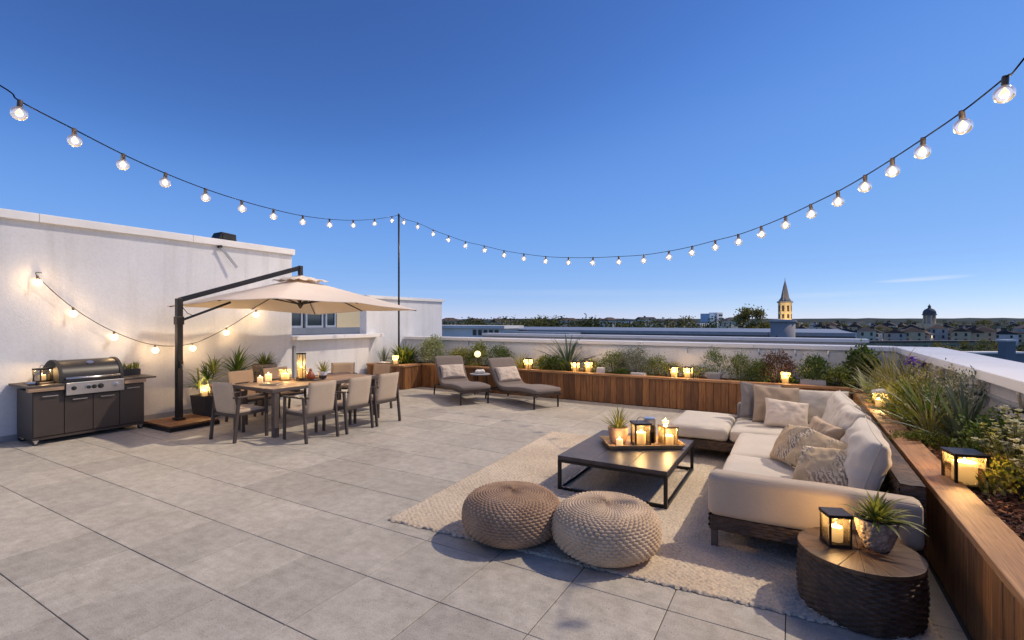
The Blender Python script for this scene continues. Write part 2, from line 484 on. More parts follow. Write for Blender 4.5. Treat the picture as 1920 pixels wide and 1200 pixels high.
    simple('cable', (0.006, 0.006, 0.007), 0.95)
    M['cable'].node_tree.nodes['Principled BSDF'].inputs['Specular IOR Level'].default_value = 0.05
    simple('socket', (0.085, 0.060, 0.042), 0.5)
    simple('amber_glass', (0.30, 0.07, 0.02), 0.12)
    simple('bark_stem', (0.10, 0.07, 0.045), 0.9)
    # bark chips, each piece its own brown
    t = NT('bark_chip'); ri = t.N('ShaderNodeNewGeometry').outputs['Random Per Island']
    t.col(t.ramp(ri, [(0.0, (0.07, 0.025, 0.012)), (0.5, (0.18, 0.070, 0.034)), (0.9, (0.30, 0.14, 0.07)), (1.0, (0.50, 0.40, 0.30))])); t.rough(0.9)
    M['bark_chip'] = t.m
    # clear glass that lets light out without caustics
    def glass(name, tint, refl, haze=0.0, hazecol=(1, 0.9, 0.7)):
        t = NT(name)
        tr = t.N('ShaderNodeBsdfTransparent'); tr.inputs['Color'].default_value = (*tint, 1)
        gl = t.N('ShaderNodeBsdfGlossy'); gl.inputs['Roughness'].default_value = 0.03
        lw = t.N('ShaderNodeLayerWeight'); lw.inputs['Blend'].default_value = 0.25
        mm = t.N('ShaderNodeMath', operation='MULTIPLY'); mm.inputs[1].default_value = refl; t.L(lw.outputs['Fresnel'], mm.inputs[0])
        mx = t.N('ShaderNodeMixShader'); t.L(mm.outputs[0], mx.inputs[0]); t.L(tr.outputs[0], mx.inputs[1]); t.L(gl.outputs[0], mx.inputs[2])
        out = mx.outputs[0]
        if haze:
            tl = t.N('ShaderNodeBsdfTranslucent'); tl.inputs['Color'].default_value = (*hazecol, 1)
            m2 = t.N('ShaderNodeMixShader'); m2.inputs[0].default_value = haze
            t.L(out, m2.inputs[1]); t.L(tl.outputs[0], m2.inputs[2]); out = m2.outputs[0]
        if name == 'bulb_glass':                                   # the lit glass itself glows faintly
            em = t.N('ShaderNodeEmission'); em.inputs['Color'].default_value = (1.0, 0.72, 0.38, 1); em.inputs['Strength'].default_value = 0.20
            ad = t.N('ShaderNodeAddShader'); t.L(out, ad.inputs[0]); t.L(em.outputs[0], ad.inputs[1]); out = ad.outputs[0]
        t.L(out, t.n['Material Output'].inputs['Surface'])
        M[name] = t.m
    glass('clear_glass', (0.97, 0.96, 0.94), 0.8)
    glass('bulb_glass', (0.95, 0.94, 0.91), 1.0, 0.0014, (1.0, 0.93, 0.82))
    glass('lantern_glass', (0.97, 0.93, 0.85), 0.6, 0.016, (1.0, 0.86, 0.58))
    glass('frosted_glass', (0.98, 0.93, 0.82), 0.4, 0.030, (1.0, 0.86, 0.58))
    glass('milk_glass', (0.98, 0.93, 0.82), 0.3, 0.10, (1.0, 0.84, 0.54))
    glass('smoke_glass', (0.30, 0.26, 0.24), 1.0)
    t = NT('window_glass'); t.col((0.03, 0.045, 0.06)); t.rough(0.06); t.b.inputs['Specular IOR Level'].default_value = 0.9; M['window_glass'] = t.m
    def glow(name, col, s, base=(0.8, 0.7, 0.5)):
        t = NT(name); t.col(base)
        t.b.inputs['Emission Color'].default_value = (*col, 1); t.b.inputs['Emission Strength'].default_value = s
        M[name] = t.m
    glow('filament', (1.0, 0.72, 0.36), 1.3)
    glow('bulb_lit', (1.0, 0.70, 0.36), 7.0)
    glow('globe_lit', (1.0, 0.72, 0.36), 1.6)
    glow('flame', (1.0, 0.66, 0.26), 12.0)
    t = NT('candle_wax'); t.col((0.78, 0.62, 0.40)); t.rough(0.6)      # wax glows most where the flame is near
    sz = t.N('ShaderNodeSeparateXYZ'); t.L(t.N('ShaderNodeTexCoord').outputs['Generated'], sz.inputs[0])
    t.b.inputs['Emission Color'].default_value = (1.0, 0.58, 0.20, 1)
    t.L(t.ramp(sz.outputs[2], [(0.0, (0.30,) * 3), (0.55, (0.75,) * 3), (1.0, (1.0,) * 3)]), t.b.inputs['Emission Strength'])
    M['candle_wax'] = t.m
    glow('window_lit', (1.0, 0.78, 0.45), 1.4)
    # ---- foliage: every leaf its own tint
    def leaf(name, lo, mid, hi, tcol=None, rough=0.5):
        t = NT(name); ri = t.N('ShaderNodeNewGeometry').outputs['Random Per Island']
        oi = t.N('ShaderNodeObjectInfo').outputs['Random']
        sm = t.N('ShaderNodeMath', operation='ADD'); t.L(ri, sm.inputs[0]); t.L(oi, sm.inputs[1])
        fr = t.N('ShaderNodeMath', operation='FRACT'); t.L(sm.outputs[0], fr.inputs[0])
        c = t.ramp(fr.outputs[0], [(0.0, lo), (0.5, mid), (1.0, hi)])
        c = t.mix(1.0, c, t.ramp(oi, [(0, (0.82, 0.84, 0.8)), (1, (1.18, 1.12, 1.1))]), 'MULTIPLY')
        t.col(c); t.rough(rough)
        tl = t.N('ShaderNodeBsdfTranslucent'); t.L(t.mix(1.0, c, (1.25, 1.35, 0.6), 'MULTIPLY'), tl.inputs['Color'])
        mx = t.N('ShaderNodeMixShader'); mx.inputs[0].default_value = 0.3
        t.L(t.b.outputs[0], mx.inputs[1]); t.L(tl.outputs[0], mx.inputs[2]); t.L(mx.outputs[0], t.n['Material Output'].inputs['Surface'])
        M[name] = t.m
    leaf('leaf_deep', (0.030, 0.065, 0.014), (0.075, 0.130, 0.028), (0.17, 0.23, 0.055))
    leaf('leaf_mid', (0.055, 0.085, 0.016), (0.155, 0.195, 0.040), (0.33, 0.35, 0.085))
    leaf('leaf_blue', (0.035, 0.06, 0.045), (0.075, 0.11, 0.085), (0.14, 0.18, 0.13))
    leaf('leaf_silver', (0.085, 0.10, 0.075), (0.16, 0.18, 0.13), (0.26, 0.28, 0.20))
    leaf('leaf_lime', (0.10, 0.12, 0.02), (0.25, 0.25, 0.045), (0.42, 0.38, 0.10))
    leaf('leaf_gold', (0.15, 0.16, 0.03), (0.36, 0.34, 0.07), (0.56, 0.50, 0.15))
    leaf('leaf_straw', (0.13, 0.12, 0.035), (0.26, 0.22, 0.075), (0.40, 0.34, 0.15))
    leaf('leaf_red', (0.075, 0.030, 0.022), (0.14, 0.065, 0.040), (0.20, 0.12, 0.065))
    leaf('leaf_stripe', (0.16, 0.20, 0.10), (0.30, 0.34, 0.20), (0.45, 0.47, 0.33))
    leaf('petal_white', (0.55, 0.52, 0.42), (0.68, 0.64, 0.52), (0.75, 0.72, 0.62), rough=0.8)
    leaf('petal_purple', (0.10, 0.04, 0.40), (0.17, 0.07, 0.58), (0.30, 0.16, 0.70), rough=0.8)
    leaf('petal_red', (0.22, 0.01, 0.02), (0.34, 0.02, 0.03), (0.42, 0.05, 0.05), rough=0.8)
    leaf('tree_leaf', (0.030, 0.045, 0.014), (0.070, 0.088, 0.026), (0.14, 0.145, 0.045), rough=0.8)
    leaf('tree_leaf_gold', (0.080, 0.085, 0.025), (0.18, 0.165, 0.050), (0.32, 0.27, 0.095), rough=0.8)
    # ---- the town
    for nm, c in (('house_cream', (0.80, 0.68, 0.48)), ('house_sand', (0.70, 0.54, 0.34)), ('house_white', (0.80, 0.78, 0.74)), ('house_grey', (0.50, 0.47, 0.42)), ('olive_wall', (0.30, 0.28, 0.19)),
                  ('roof_slate', (0.060, 0.058, 0.060)), ('roof_brown', (0.105, 0.070, 0.055)), ('roof_pale', (0.36, 0.36, 0.38)), ('yellow_render', (0.80, 0.66, 0.40)),
                  ('tower_stone', (0.85, 0.66, 0.34)), ('spire_slate', (0.30, 0.285, 0.27)), ('dome_lead', (0.12, 0.125, 0.14)), ('panel_blue', (0.46, 0.62, 0.78)), ('drum_render', (0.33, 0.31, 0.30)), ('pillar_blue', (0.20, 0.22, 0.25))):
        simple(nm, c, 0.85, 0, 0.14, 0.35, world=True)
    simple('window_dark', (0.025, 0.028, 0.032), 0.3)
    simple('window_frame', (0.45, 0.50, 0.56), 0.5)
    simple('town_ground', (0.055, 0.065, 0.035), 1.0, 0, 0.5, 0.02, world=True)
    simple('street', (0.09, 0.09, 0.09), 0.95, 0, 0.2, 0.1, world=True)
    simple('far_hill', (0.028, 0.045, 0.038), 1.0, 0, 0.4, 0.01, world=True)
make_materials()

# ------------------------------------------------------------------ the terrace
def cam_depth(x, y): return -0.5 * x + 0.866 * y
def in_view(x, y, pad=0.5):
    d = cam_depth(x, y)
    if d < 1.2: return False
    return abs(0.866 * x + 0.5 * y) < d * 1.044 + pad

def tile_mesh(w, l):
    a, b = w / 2, l / 2
    c = 0.0022
    v = [(-a, -b, -0.008), (a, -b, -0.008), (a, b, -0.008), (-a, b, -0.008),
         (-a, -b, -0.002), (a, -b, -0.002), (a, b, -0.002), (-a, b, -0.002),
         (-a + c, -b + c, 0), (a - c, -b + c, 0), (a - c, b - c, 0), (-a + c, b - c, 0)]
    f = [(8, 9, 10, 11)]
    for k in range(4):
        k2 = (k + 1) % 4
        f += [(k, k2, 4 + k2, 4 + k), (4 + k, 4 + k2, 8 + k2, 8 + k)]
    return v, f

floor = bx(-10.2, 1.6, -4.6, 11.3, -0.30, -0.006).build('terrace_floor', M['grout'])
tag(floor, kind='structure')
FX0, FX1, FY0, FY1 = -10.09, 0.845, -4.5, 10.235
tiles = []
k = -16
while -0.69 + 0.64 * k < FX1:
    x0, x1 = max(FX0, -0.69 + 0.64 * k), min(FX1, -0.05 + 0.64 * k)
    j = -10
    while 1.2 + 0.64 * j < FY1:
        y0, y1 = max(FY0, 1.2 + 0.64 * j), min(FY1, 1.84 + 0.64 * j)
        if x1 - x0 > 0.03 and y1 - y0 > 0.03:
            cx, cy = (x0 + x1) / 2, (y0 + y1) / 2
            tiles.append((cam_depth(cx, cy) if in_view(cx, cy) else 999 + random.random(), cx, cy, x1 - x0 - 0.0058, y1 - y0 - 0.0058))
        j += 1
    k += 1
tiles.sort()
tile_cache = {}
rest = MB()
for n, (d, cx, cy, w, l) in enumerate(tiles):
    z = random.uniform(-0.0009, 0.0006)
    if n < 298 and d < 900:
        key = (round(w, 3), round(l, 3))
        if key not in tile_cache: tile_cache[key] = mesh('tile', *tile_mesh(w, l), M['paving_stone'])
        link('tile', tile_cache[key], floor, (cx, cy, z), (random.uniform(-.0006, .0006), random.uniform(-.0006, .0006), 0))
    else:
        v, f = tile_mesh(w, l)
        rest.add([(p[0] + cx, p[1] + cy, p[2] + z) for p in v], f)
tag(rest.build('tile_field', M['paving_stone'], floor), kind='stuff')

def coping_run(parent, axis, a0, a1, lo, hi, z0, z1, n, mat='coping_metal', bevel=0.008):
    """a row of coping pieces along axis 'x' or 'y' with open joints"""
    L_ = (a1 - a0) / n
    for i in range(n):
        s, e = a0 + L_ * i + 0.002, a0 + L_ * (i + 1) - 0.002
        b = bx(s, e, lo, hi, z0, z1) if axis == 'x' else bx(lo, hi, s, e, z0, z1)
        b.build('coping', M[mat], parent, bevel=bevel)

# left stair-house
sh = empty('stair_house', (-10.1, 1.0, 0), 0, 'tall white rendered wall behind the barbecue with pale metal coping', 'building')
bx(-6.0, 0, -7.0, 6.29, -15, 3.30).build('wall', M['white_render'], sh)
coping_run(sh, 'y', -7.0, 6.33, -6.05, 0.075, 3.30, 3.43, 6)
bx(0, 0.012, -7.0, 6.285, 0.0, 0.09).build('skirting', M['flashing'], sh)
# low wall between the two white blocks
lw = empty('low_wall', (-10.1, 8.5, 0), 0, 'low white wall with wide projecting ledge behind the dining table', 'wall')
bx(-0.45, -0.06, -1.205, 1.22, -1.0, 1.33).build('wall', M['pale_render'], lw)
coping_run(lw, 'y', -1.205, 1.62, -0.62, 0.14, 1.33, 1.42, 2)
bx(-0.055, -0.005, -1.15, -1.10, 0.0, 1.2).build('downpipe', M['flashing'], lw)
# far white block
wb = empty('white_wall', (-10.28, 9.75, 0), 0, 'plain white end wall with thin coping beyond the parasol beside the lamp pole', 'wall')
bx(-0.26, 0, 0, 3.35, -15, 2.40).build('wall', M['pale_render'], wb)
coping_run(wb, 'y', -0.05, 3.40, -0.31, 0.06, 2.40, 2.49, 2)

# neighbouring penthouse seen under the parasol
ph = empty('penthouse', (-15.0, 12.0, 0), 0, 'yellow rendered penthouse with corner windows seen under the parasol', 'building')
bx(-5, 0, 0.75, 3.4, 1.52, 2.34).build('wall', M['yellow_render'], ph)
bx(-5, -0.1, -3.6, 0.75, 2.30, 2.34).build('lintel', M['house_white'], ph)
bx(-5, 0.25, -3.8, 3.6, 1.30, 1.52).build('sill', M['flashing'], ph)
bx(-5.0, 0.02, -3.8, 3.5, 2.342, 2.42).build('roof', M['flashing'], ph)
for (y0, y1) in ((-3.4, -1.62), (-1.5, -0.72), (-0.6, 0.15), (0.25, 0.73)):
    w = MB()
    w.box(-0.10, -0.02, y0, y0 + 0.07, 1.525, 2.298).box(-0.10, -0.02, y1 - 0.07, y1, 1.525, 2.298)
    w.box(-0.10, -0.02, y0 + 0.07, y1 - 0.07, 1.525, 1.60).box(-0.10, -0.02, y0 + 0.07, y1 - 0.07, 2.24, 2.298)
    wo = w.build('window', M['window_frame'], ph)
    bx(-0.07, -0.055, y0 + 0.07, y1 - 0.07, 1.60, 2.24).build('pane', M['window_glass'], wo)
    bx(-1.2, -1.1, y0 + 0.1, y0 + 0.1 + (y1 - y0) * 0.5, 1.53, 2.28).build('curtain', M['house_cream'], wo)

# parapets
rp = empty('rear_parapet', (-4.3, 11.29, 0), 0, 'long white parapet wall behind the rear planter with pale coping', 'wall')
bx(-6.0, 5.95, 0.0, 0.30, -0.31, 1.22).build('wall', M['pale_render'], rp)
coping_run(rp, 'x', -5.94, 5.93, -0.07, 0.42, 1.22, 1.305, 5)
rt = empty('right_parapet', (1.65, 4.0, 0), 0, 'white parapet on the right with very wide coping above the planter', 'wall')
bx(0, 0.5, -8.0, 7.285, -0.31, 1.20).build('wall', M['grey_render'], rt)
coping_run(rt, 'y', -8.0, 7.72, -0.05, 0.66, 1.20, 1.30, 4)
bx(-0.028, -0.002, -8.0, 7.28, 1.06, 1.085).build('drip_strip', M['flashing'], rt)
op = empty('outer_parapet', (-4.0, 15.6, 0), 0, 'outer grey parapet with white coping running beyond the rear wall', 'wall')
bx(-6.3, 5.6, 0, 0.3, -15, 1.21).build('wall', M['grey_render'], op)
coping_run(op, 'x', -6.3, 5.65, -0.06, 0.5, 1.21, 1.30, 4)
tag(bx(-10.2, 1.6, 11.6, 15.595, -15, 0.35).build('lower_roof', M['flat_roof']), kind='structure')
tag(bx(-10.2, 2.0, -9.0, 11.58, -15, -0.32).build('building_mass', M['grey_render']), kind='structure')

# ------------------------------------------------------------------ planters
def planks(parent, axis, a0, a1, face, sgn, z0, z1, w=0.138):
    """vertical boards side by side; axis they run along, face = coordinate of the outer face"""
    n = max(1, round((a1 - a0) / w))
    p = (a1 - a0) / n
    for i in range(n):
        s = a0 + p * i
        wd = p - 0.006
        th = 0.026 + random.uniform(-0.003, 0.003)
        key = ('plank', round(wd, 4), round(z1 - z0, 3), axis)
        if key not in tile_cache:
            h = (z1 - z0) / 2
            tile_cache[key] = bx(-wd / 2, wd / 2, -0.013, 0.013, -h, h).me('plank', M['plank_wood']) if axis == 'x' else bx(-0.013, 0.013, -wd / 2, wd / 2, -h, h).me('plank', M['plank_wood'])
        f = face - sgn * th / 2 + random.uniform(-0.0025, 0.0025)
        loc = (s + p / 2, f, (z0 + z1) / 2) if axis == 'x' else (f, s + p / 2, (z0 + z1) / 2)
        bev(link('plank', tile_cache[key], parent, loc), 0.003, 1)

def caps(parent, axis, a0, a1, lo, hi, z0, z1, n):
    p = (a1 - a0) / n
    for i in range(n):
        s, e = a0 + p * i + 0.0015, a0 + p * (i + 1) - 0.0015
        m = (s + e) / 2
        if axis == 'x':
            bx(s - m, e - m, lo, hi, z0, z1).build('cap_board', M['cap_wood_x'], parent, bevel=0.005, loc=(m, 0, random.uniform(0, .002)))
        else:
            bx(lo, hi, s - m, e - m, z0, z1).build('cap_board', M['cap_wood_y'], parent, bevel=0.005, loc=(0, m, random.uniform(0, .002)))

CAP0, CAP1 = 0.58, 0.625
rpl = empty('rear_planter', (0, 10.25, 0), 0, 'long timber-clad raised planter along the rear wall full of plants and lanterns', 'planter')
bx(-8.70, 0.90, 0.03, 1.03, 0.0, 0.53).build('liner', M['grout'], rpl)
bx(-8.70, 1.64, 0.0325, 1.035, 0.531, 0.56).build('soil', M['soil'], rpl)
planks(rpl, 'x', -8.72, 0.83, 0.0, -1, 0.008, CAP0 - 0.002)
caps(rpl, 'x', -8.74, 0.835, -0.025, 0.165, CAP0, CAP1, 5)
cpl = empty('corner_planter', (-8.73, 9.55, 0), 0, 'short timber planter box in the far corner below the lamp pole', 'planter')
bx(-1.30, -0.03, 0.03, 1.735, 0, 0.53).build('liner', M['grout'], cpl)
bx(-1.30, -0.035, 0.031, 1.738, 0.531, 0.56).build('soil', M['soil'], cpl)
planks(cpl, 'x', -1.32, 0.0, 0.0, -1, 0.008, CAP0 - 0.002)
planks(cpl, 'y', 0.03, 0.70, 0.0, 1, 0.008, CAP0 - 0.002)
caps(cpl, 'x', -1.33, 0.025, -0.025, 0.30, CAP0, CAP1, 1)
caps(cpl, 'y', 0.302, 0.672, -0.30, 0.024, CAP0, CAP1, 1)
PX = 0.86
tpl = empty('right_planter', (PX, 0, 0), 0, 'deep timber-clad raised planter running along the right side behind the sofa', 'planter')
bx(0.03, 0.79, 0.6, 10.22, 0, 0.53).build('liner', M['grout'], tpl)
bx(0.035, 0.789, 0.601, 10.219, 0.531, 0.56).build('soil', M['soil'], tpl)
planks(tpl, 'y', 0.6, 10.22, 0.0, -1, 0.008, CAP0 - 0.002)
caps(tpl, 'y', 0.58, 10.224, -0.028, 0.19, CAP0, CAP1, 5)

# bark mulch, loose chips nobody could count
def chips(name, n, x0, x1, y0, y1, z, smin, smax, label):
    mb = MB()
    for _ in range(n):
        a = random.uniform(0, math.pi); b = random.uniform(-0.5, 0.5); c = random.uniform(-0.5, 0.5)
        l = random.uniform(smin, smax); w = l * random.uniform(0.25, 0.5); h = 0.006
        m = Matrix.Translation((random.uniform(x0, x1), random.uniform(y0, y1), z + random.uniform(0.0, 0.03))) @ Matrix.Rotation(a, 4, 'Z') @ Matrix.Rotation(b, 4, 'X') @ Matrix.Rotation(c, 4, 'Y')
        mb.box(-l / 2, l / 2, -w / 2, w / 2, -h / 2, h / 2, m)
    return tag(mb.build(name, M['bark_chip']), label, 'mulch', None, 'stuff')
chips('bark_mulch', 11000, PX + 0.20, 1.63, 1.2, 10.2, 0.556, 0.018, 0.055, 'reddish brown bark mulch covering the right planter soil')
chips('bark_mulch', 5000, -9.9, 1.6, 10.44, 11.26, 0.556, 0.02, 0.05, 'dark bark mulch between the plants of the rear planter')

# ------------------------------------------------------------------ soft shapes
def pillow_mesh(name, w, h, t, mat, seed, wrinkle=0.010, puff=0.55, n=34):
    """a stuffed cushion standing in the XZ plane, base at z=0, with pulled-in sides, pointed corners and creases"""
    rs = random.Random(seed)
    us = np.linspace(-1, 1, n)
    verts = []
    creases = [(rs.uniform(0, 6.28), rs.uniform(5, 10), rs.uniform(0, 6.28)) for _ in range(4)]
    for side in (1, -1):
        for u in us:
            for v in us:
                ex = 1 - 0.075 * (1 - v * v) * abs(u) ** 3
                ez = 1 - 0.075 * (1 - u * u) * abs(v) ** 3
                th = (max(0, (1 - u ** 2)) ** 0.5 * max(0, (1 - v ** 2)) ** 0.5) ** puff
                th *= 1 + 0.10 * noise.noise(Vector((u * 1.3 + seed, v * 1.3, side * 3)))
                d = th * t / 2
                # creases that run in from the corners and edges
                e = max(abs(u), abs(v))
                a = math.atan2(v, u)
                cr = sum(math.sin(a * k + p + 1.5 * noise.noise(Vector((u * 2 + seed, v * 2, q)))) for q, k, p in creases) / 4
                d += wrinkle * cr * (e ** 2) * (1 - e ** 6) * 1.6
                d += wrinkle * 1.2 * noise.fractal(Vector((u * 2.3 + seed * 3, v * 1.4, side * 5.0)), 1.0, 2.0, 3) * (1 - e ** 4)
                sag = 0.05 * h * (1 - abs(v)) * 0
                verts.append((u * ex * w / 2, side * d, h / 2 + v * ez * h / 2 + sag))
    faces = []
    N2 = n * n
    for i in range(n - 1):
        for j in range(n - 1):
            a = i * n + j
            faces.append((a, a + 1, a + n + 1, a + n))
            faces.append((N2 + a, N2 + a + n, N2 + a + n + 1, N2 + a + 1))
    me = mesh(name, verts, faces, mat, True)
    import bmesh
    bm = bmesh.new(); bm.from_mesh(me)
    bmesh.ops.remove_doubles(bm, verts=bm.verts, dist=1e-5)
    bmesh.ops.recalc_face_normals(bm, faces=bm.faces)
    bm.to_mesh(me); bm.free()
    me.polygons.foreach_set('use_smooth', [True] * len(me.polygons))
    return me

def pillow(name, w, h, t, mat, seed, loc, yaw, tilt, roll, label, cat='cushion', group=None, wrinkle=0.018, piping=None):
    o = link(name, pillow_mesh(name, w, h, t, M[mat], seed, wrinkle), None, loc, (R(tilt), R(roll), R(yaw)))
    tag(o, label, cat, group)
    # sewn edge cord all round
    pts = []
    for k in range(48):
        s = k / 48 * 4
        q, f = int(s), (s % 1) * 2 - 1
        u, v = ((f, -1), (1, f), (-f, 1), (-1, -f))[q]
        ex = 1 - 0.075 * (1 - v * v) * abs(u) ** 3; ez = 1 - 0.075 * (1 - u * u) * abs(v) ** 3
        pts.append((u * ex * w / 2, 0, h / 2 + v * ez * h / 2))
    MB().tube(pts + pts[:1], 0.0042, 6).build('piping', M[piping or mat], o, True)
    return o

def cushion_block(name, x0, x1, y0, y1, z0, z1, mat, parent, seed, r=0.055, crown=0.022, n=26):
    """a seat cushion: rounded box with a softly crowned, uneven top"""
    sx, sy, sz = (x1 - x0) / 2, (y1 - y0) / 2, (z1 - z0) / 2
    cx, cy, cz = (x0 + x1) / 2, (y0 + y1) / 2, (z0 + z1) / 2
    import bmesh
    bm = bmesh.new()
    bmesh.ops.create_cube(bm, size=2.0)
    bmesh.ops.subdivide_edges(bm, edges=bm.edges[:], cuts=n - 1, use_grid_fill=True)
    for v in bm.verts:
        p = Vector((v.co.x * sx, v.co.y * sy, v.co.z * sz))
        q = Vector((max(-sx + r, min(sx - r, p.x)), max(-sy + r, min(sy - r, p.y)), max(-sz + r, min(sz - r, p.z))))
        d = p - q
        if d.length > 1e-6: p = q + d.normalized() * min(r, max(abs(d.x), abs(d.y), abs(d.z)))
        u, w_, k = v.co.x, v.co.y, v.co.z
        amp = noise.fractal(Vector((p.x * 3.0 + seed * 5, p.y * 3.0, p.z * 3)), 1.0, 2.0, 3)
        nrm = Vector((u if abs(u) > .98 else 0, w_ if abs(w_) > .98 else 0, k if abs(k) > .98 else 0))
        p += nrm * (0.006 * amp)
        if k > -0.5: p.z += crown * (1 - u ** 2) ** 0.7 * (1 - w_ ** 2) ** 0.7 * (k + 0.5) / 1.5
        v.co = p + Vector((cx, cy, cz))
    me = bpy.data.meshes.new(name); bm.to_mesh(me); bm.free()
    me.polygons.foreach_set('use_smooth', [True] * len(me.polygons))
    me.materials.append(M[mat])
    return link(name, me, parent)

def wicker_panel(name, p0, ex, ez, parent, pitch=0.022, rib=0.055, amp=0.006, mat='dark_wicker', seed=0):
    """woven strands over uprights: a grid with real relief. p0 corner, ex/ez edge vectors"""
    p0, ex, ez = Vector(p0), Vector(ex), Vector(ez)
    W_, H_ = ex.length, ez.length
    nu = max(4, int(W_ / 0.013)); nv = max(6, int(H_ / 0.0045))
    u = np.linspace(0, 1, nu); v = np.linspace(0, 1, nv)
    U, V = np.meshgrid(u, v, indexing='ij')
    row = np.floor(V * H_ / pitch)
    ph = (V * H_ / pitch) % 1.0
    rng = np.random.RandomState(seed)
    jit = rng.uniform(-0.4, 0.4, int(row.max()) + 2)[row.astype(int)]
    h = np.sqrt(np.clip(1 - (2 * ph - 1) ** 2, 0, 1)) * amp + amp * 0.8 * np.sin(math.pi * (U * W_ / rib + row + jit))
    h = h + rng.normal(0, amp * 0.10, h.shape)
    nrm = ex.cross(ez).normalized()
    P = np.array(p0)[None, None] + U[..., None] * np.array(ex) + V[..., None] * np.array(ez) + h[..., None] * np.array(nrm)
    return link(name, grid_mesh(name, P, M[mat]), parent)

# ------------------------------------------------------------------ rug and poufs
def make_rug():
    x0, x1, y0, y1 = -3.28, 0.62, 3.36, 7.25
    nx, ny = 330, 330
    rng = np.random.RandomState(3)
    X, Y = np.meshgrid(np.linspace(x0, x1, nx), np.linspace(y0, y1, ny), indexing='ij')
    z = 0.013 + 0.0062 * np.sin(X * 2 * math.pi / 0.058 + 1.2 * np.sin(Y * 9)) * np.sin(Y * 2 * math.pi / 0.052 + 1.2 * np.sin(X * 8)) + rng.uniform(-0.0045, 0.0045, X.shape)
    # one ragged edge: short side strands
    e = np.minimum(np.minimum(np.arange(nx)[:, None], nx - 1 - np.arange(nx)[:, None]), np.minimum(np.arange(ny)[None], ny - 1 - np.arange(ny)[None]))
    z = np.where(e == 0, 0.0015, z)
    X = X + rng.uniform(-0.005, 0.005, X.shape) + np.where(e == 0, rng.uniform(-0.012, 0.012, X.shape), 0)
    Y = Y + rng.uniform(-0.005, 0.005, X.shape) + np.where(e == 0, rng.uniform(-0.012, 0.012, X.shape), 0)
    cx, cy = (x0 + x1) / 2, (y0 + y1) / 2
    a = R(3.2)
    P = np.stack([(X - cx) * math.cos(a) - (Y - cy) * math.sin(a), (X - cx) * math.sin(a) + (Y - cy) * math.cos(a), z + 0.002], -1)
    o = link('rug', grid_mesh('rug', P, M['rug_wool']), None, (cx, cy, 0))
    return tag(o, 'large cream woven wool rug under the coffee table and sofa', 'rug')
make_rug()

def pouf(loc, rz, R_, H_, mat, label, seed):
    nth = 400
    fine = np.linspace(0, math.pi, 2400)
    r = R_ * np.abs(np.sin(fine)) ** 0.62
    z = H_ / 2 + H_ / 2 * np.sign(np.cos(fine)) * np.abs(np.cos(fine)) ** 0.74
    s = np.concatenate([[0], np.cumsum(np.hypot(np.diff(r), np.diff(z)))])
    p = 0.0225
    ns = int(s[-1] / p) * 6
    ss = np.linspace(0, s[-1], ns)
    rr, zz = np.interp(ss, s, r), np.interp(ss, s, z)
    dr, dz = np.gradient(rr), np.gradient(zz)
    L_ = np.hypot(dr, dz) + 1e-9
    nr, nzz = -dz / L_, dr / L_
    th = np.linspace(0, 2 * math.pi, nth, endpoint=False)
    row = np.floor(ss / p); ph = ss / p % 1.0
    rng = np.random.RandomState(seed)
    side = np.clip((rr / R_ - 0.55) / 0.25, 0, 1)      # braided rings on top, open knots on the side
    N = 50
    TH, SS = np.meshgrid(th, ss, indexing='ij')
    wob = 0.18 * np.sin(TH * 7 + row[None] * 0.9)
    knot = np.abs(np.sin(N / 2 * TH + (row[None] % 2) * math.pi / 2 + 0.5 * (ph[None] - 0.5) + wob))
    ridge = np.sqrt(np.clip(1 - (2 * ph - 1) ** 2, 0, 1))[None]
    hgt = ridge ** 0.8 * (1 - side[None] * 0.85 + side[None] * 0.85 * knot ** 0.62) * (0.015 + 0.010 * side[None])
    braid = 0.0035 * np.sin(TH * 60 + row[None] * 2.0 + ph[None] * 3) * (1 - side[None])
    hgt = hgt + braid * ridge + rng.normal(0, 0.0006, hgt.shape)
    lump = 1 + 0.012 * np.sin(TH * 2 + seed) + 0.008 * np.sin(TH * 5 + seed * 2)
    RR = rr[None] * lump + (hgt - 0.016) * nr[None]
    ZZ = zz[None] + (hgt - 0.016) * nzz[None]
    RR = np.maximum(RR, 0.0)
    P = np.stack([RR * np.cos(TH), RR * np.sin(TH), np.maximum(ZZ, 0.004)], -1)
    o = link('pouf', grid_mesh('pouf', P, M[mat], closed_u=True), None, loc, (0, 0, rz))
    return tag(o, label, 'pouf', 'knitted poufs at the rug corner')
pouf((-2.05, 3.55, 0.0), 0.3, 0.405, 0.385, 'pouf_yarn_brown', 'brown knitted round pouf, the darker one, standing left of the sand pouf', 1)
pouf((-1.28, 3.68, 0.0), 1.7, 0.415, 0.385, 'pouf_yarn_sand', 'sand coloured knitted round pouf in front of the coffee table', 2)

# ------------------------------------------------------------------ coffee table
ct = empty('coffee_table', (-1.61, 5.43, 0), 0, 'low square dark coffee table with slim black sled frame on the rug', 'table')
for i in range(3):
    w = 1.13 / 3
    bx(-0.565 + w * i + 0.0015, -0.565 + w * (i + 1) - 0.0015, -0.70, 0.70, 0.332, 0.37).build('tabletop_board', M['coffee_top'], ct, bevel=0.003)
for (x, y) in ((-0.548, -0.683), (0.548, -0.683), (0.548, 0.683), (-0.548, 0.683)):
    bx(x - 0.017, x + 0.017, y - 0.017, y + 0.017, 0.014, 0.331).build('leg', M['black_metal'], ct, bevel=0.002)
for y in (-0.683, 0.683):
    bx(-0.530, 0.530, y - 0.016, y + 0.016, 0.014, 0.046).build('bottom_rail', M['black_metal'], ct, bevel=0.002)
    bx(-0.530, 0.530, y - 0.016, y + 0.016, 0.300, 0.331).build('top_rail', M['black_metal'], ct, bevel=0.002)
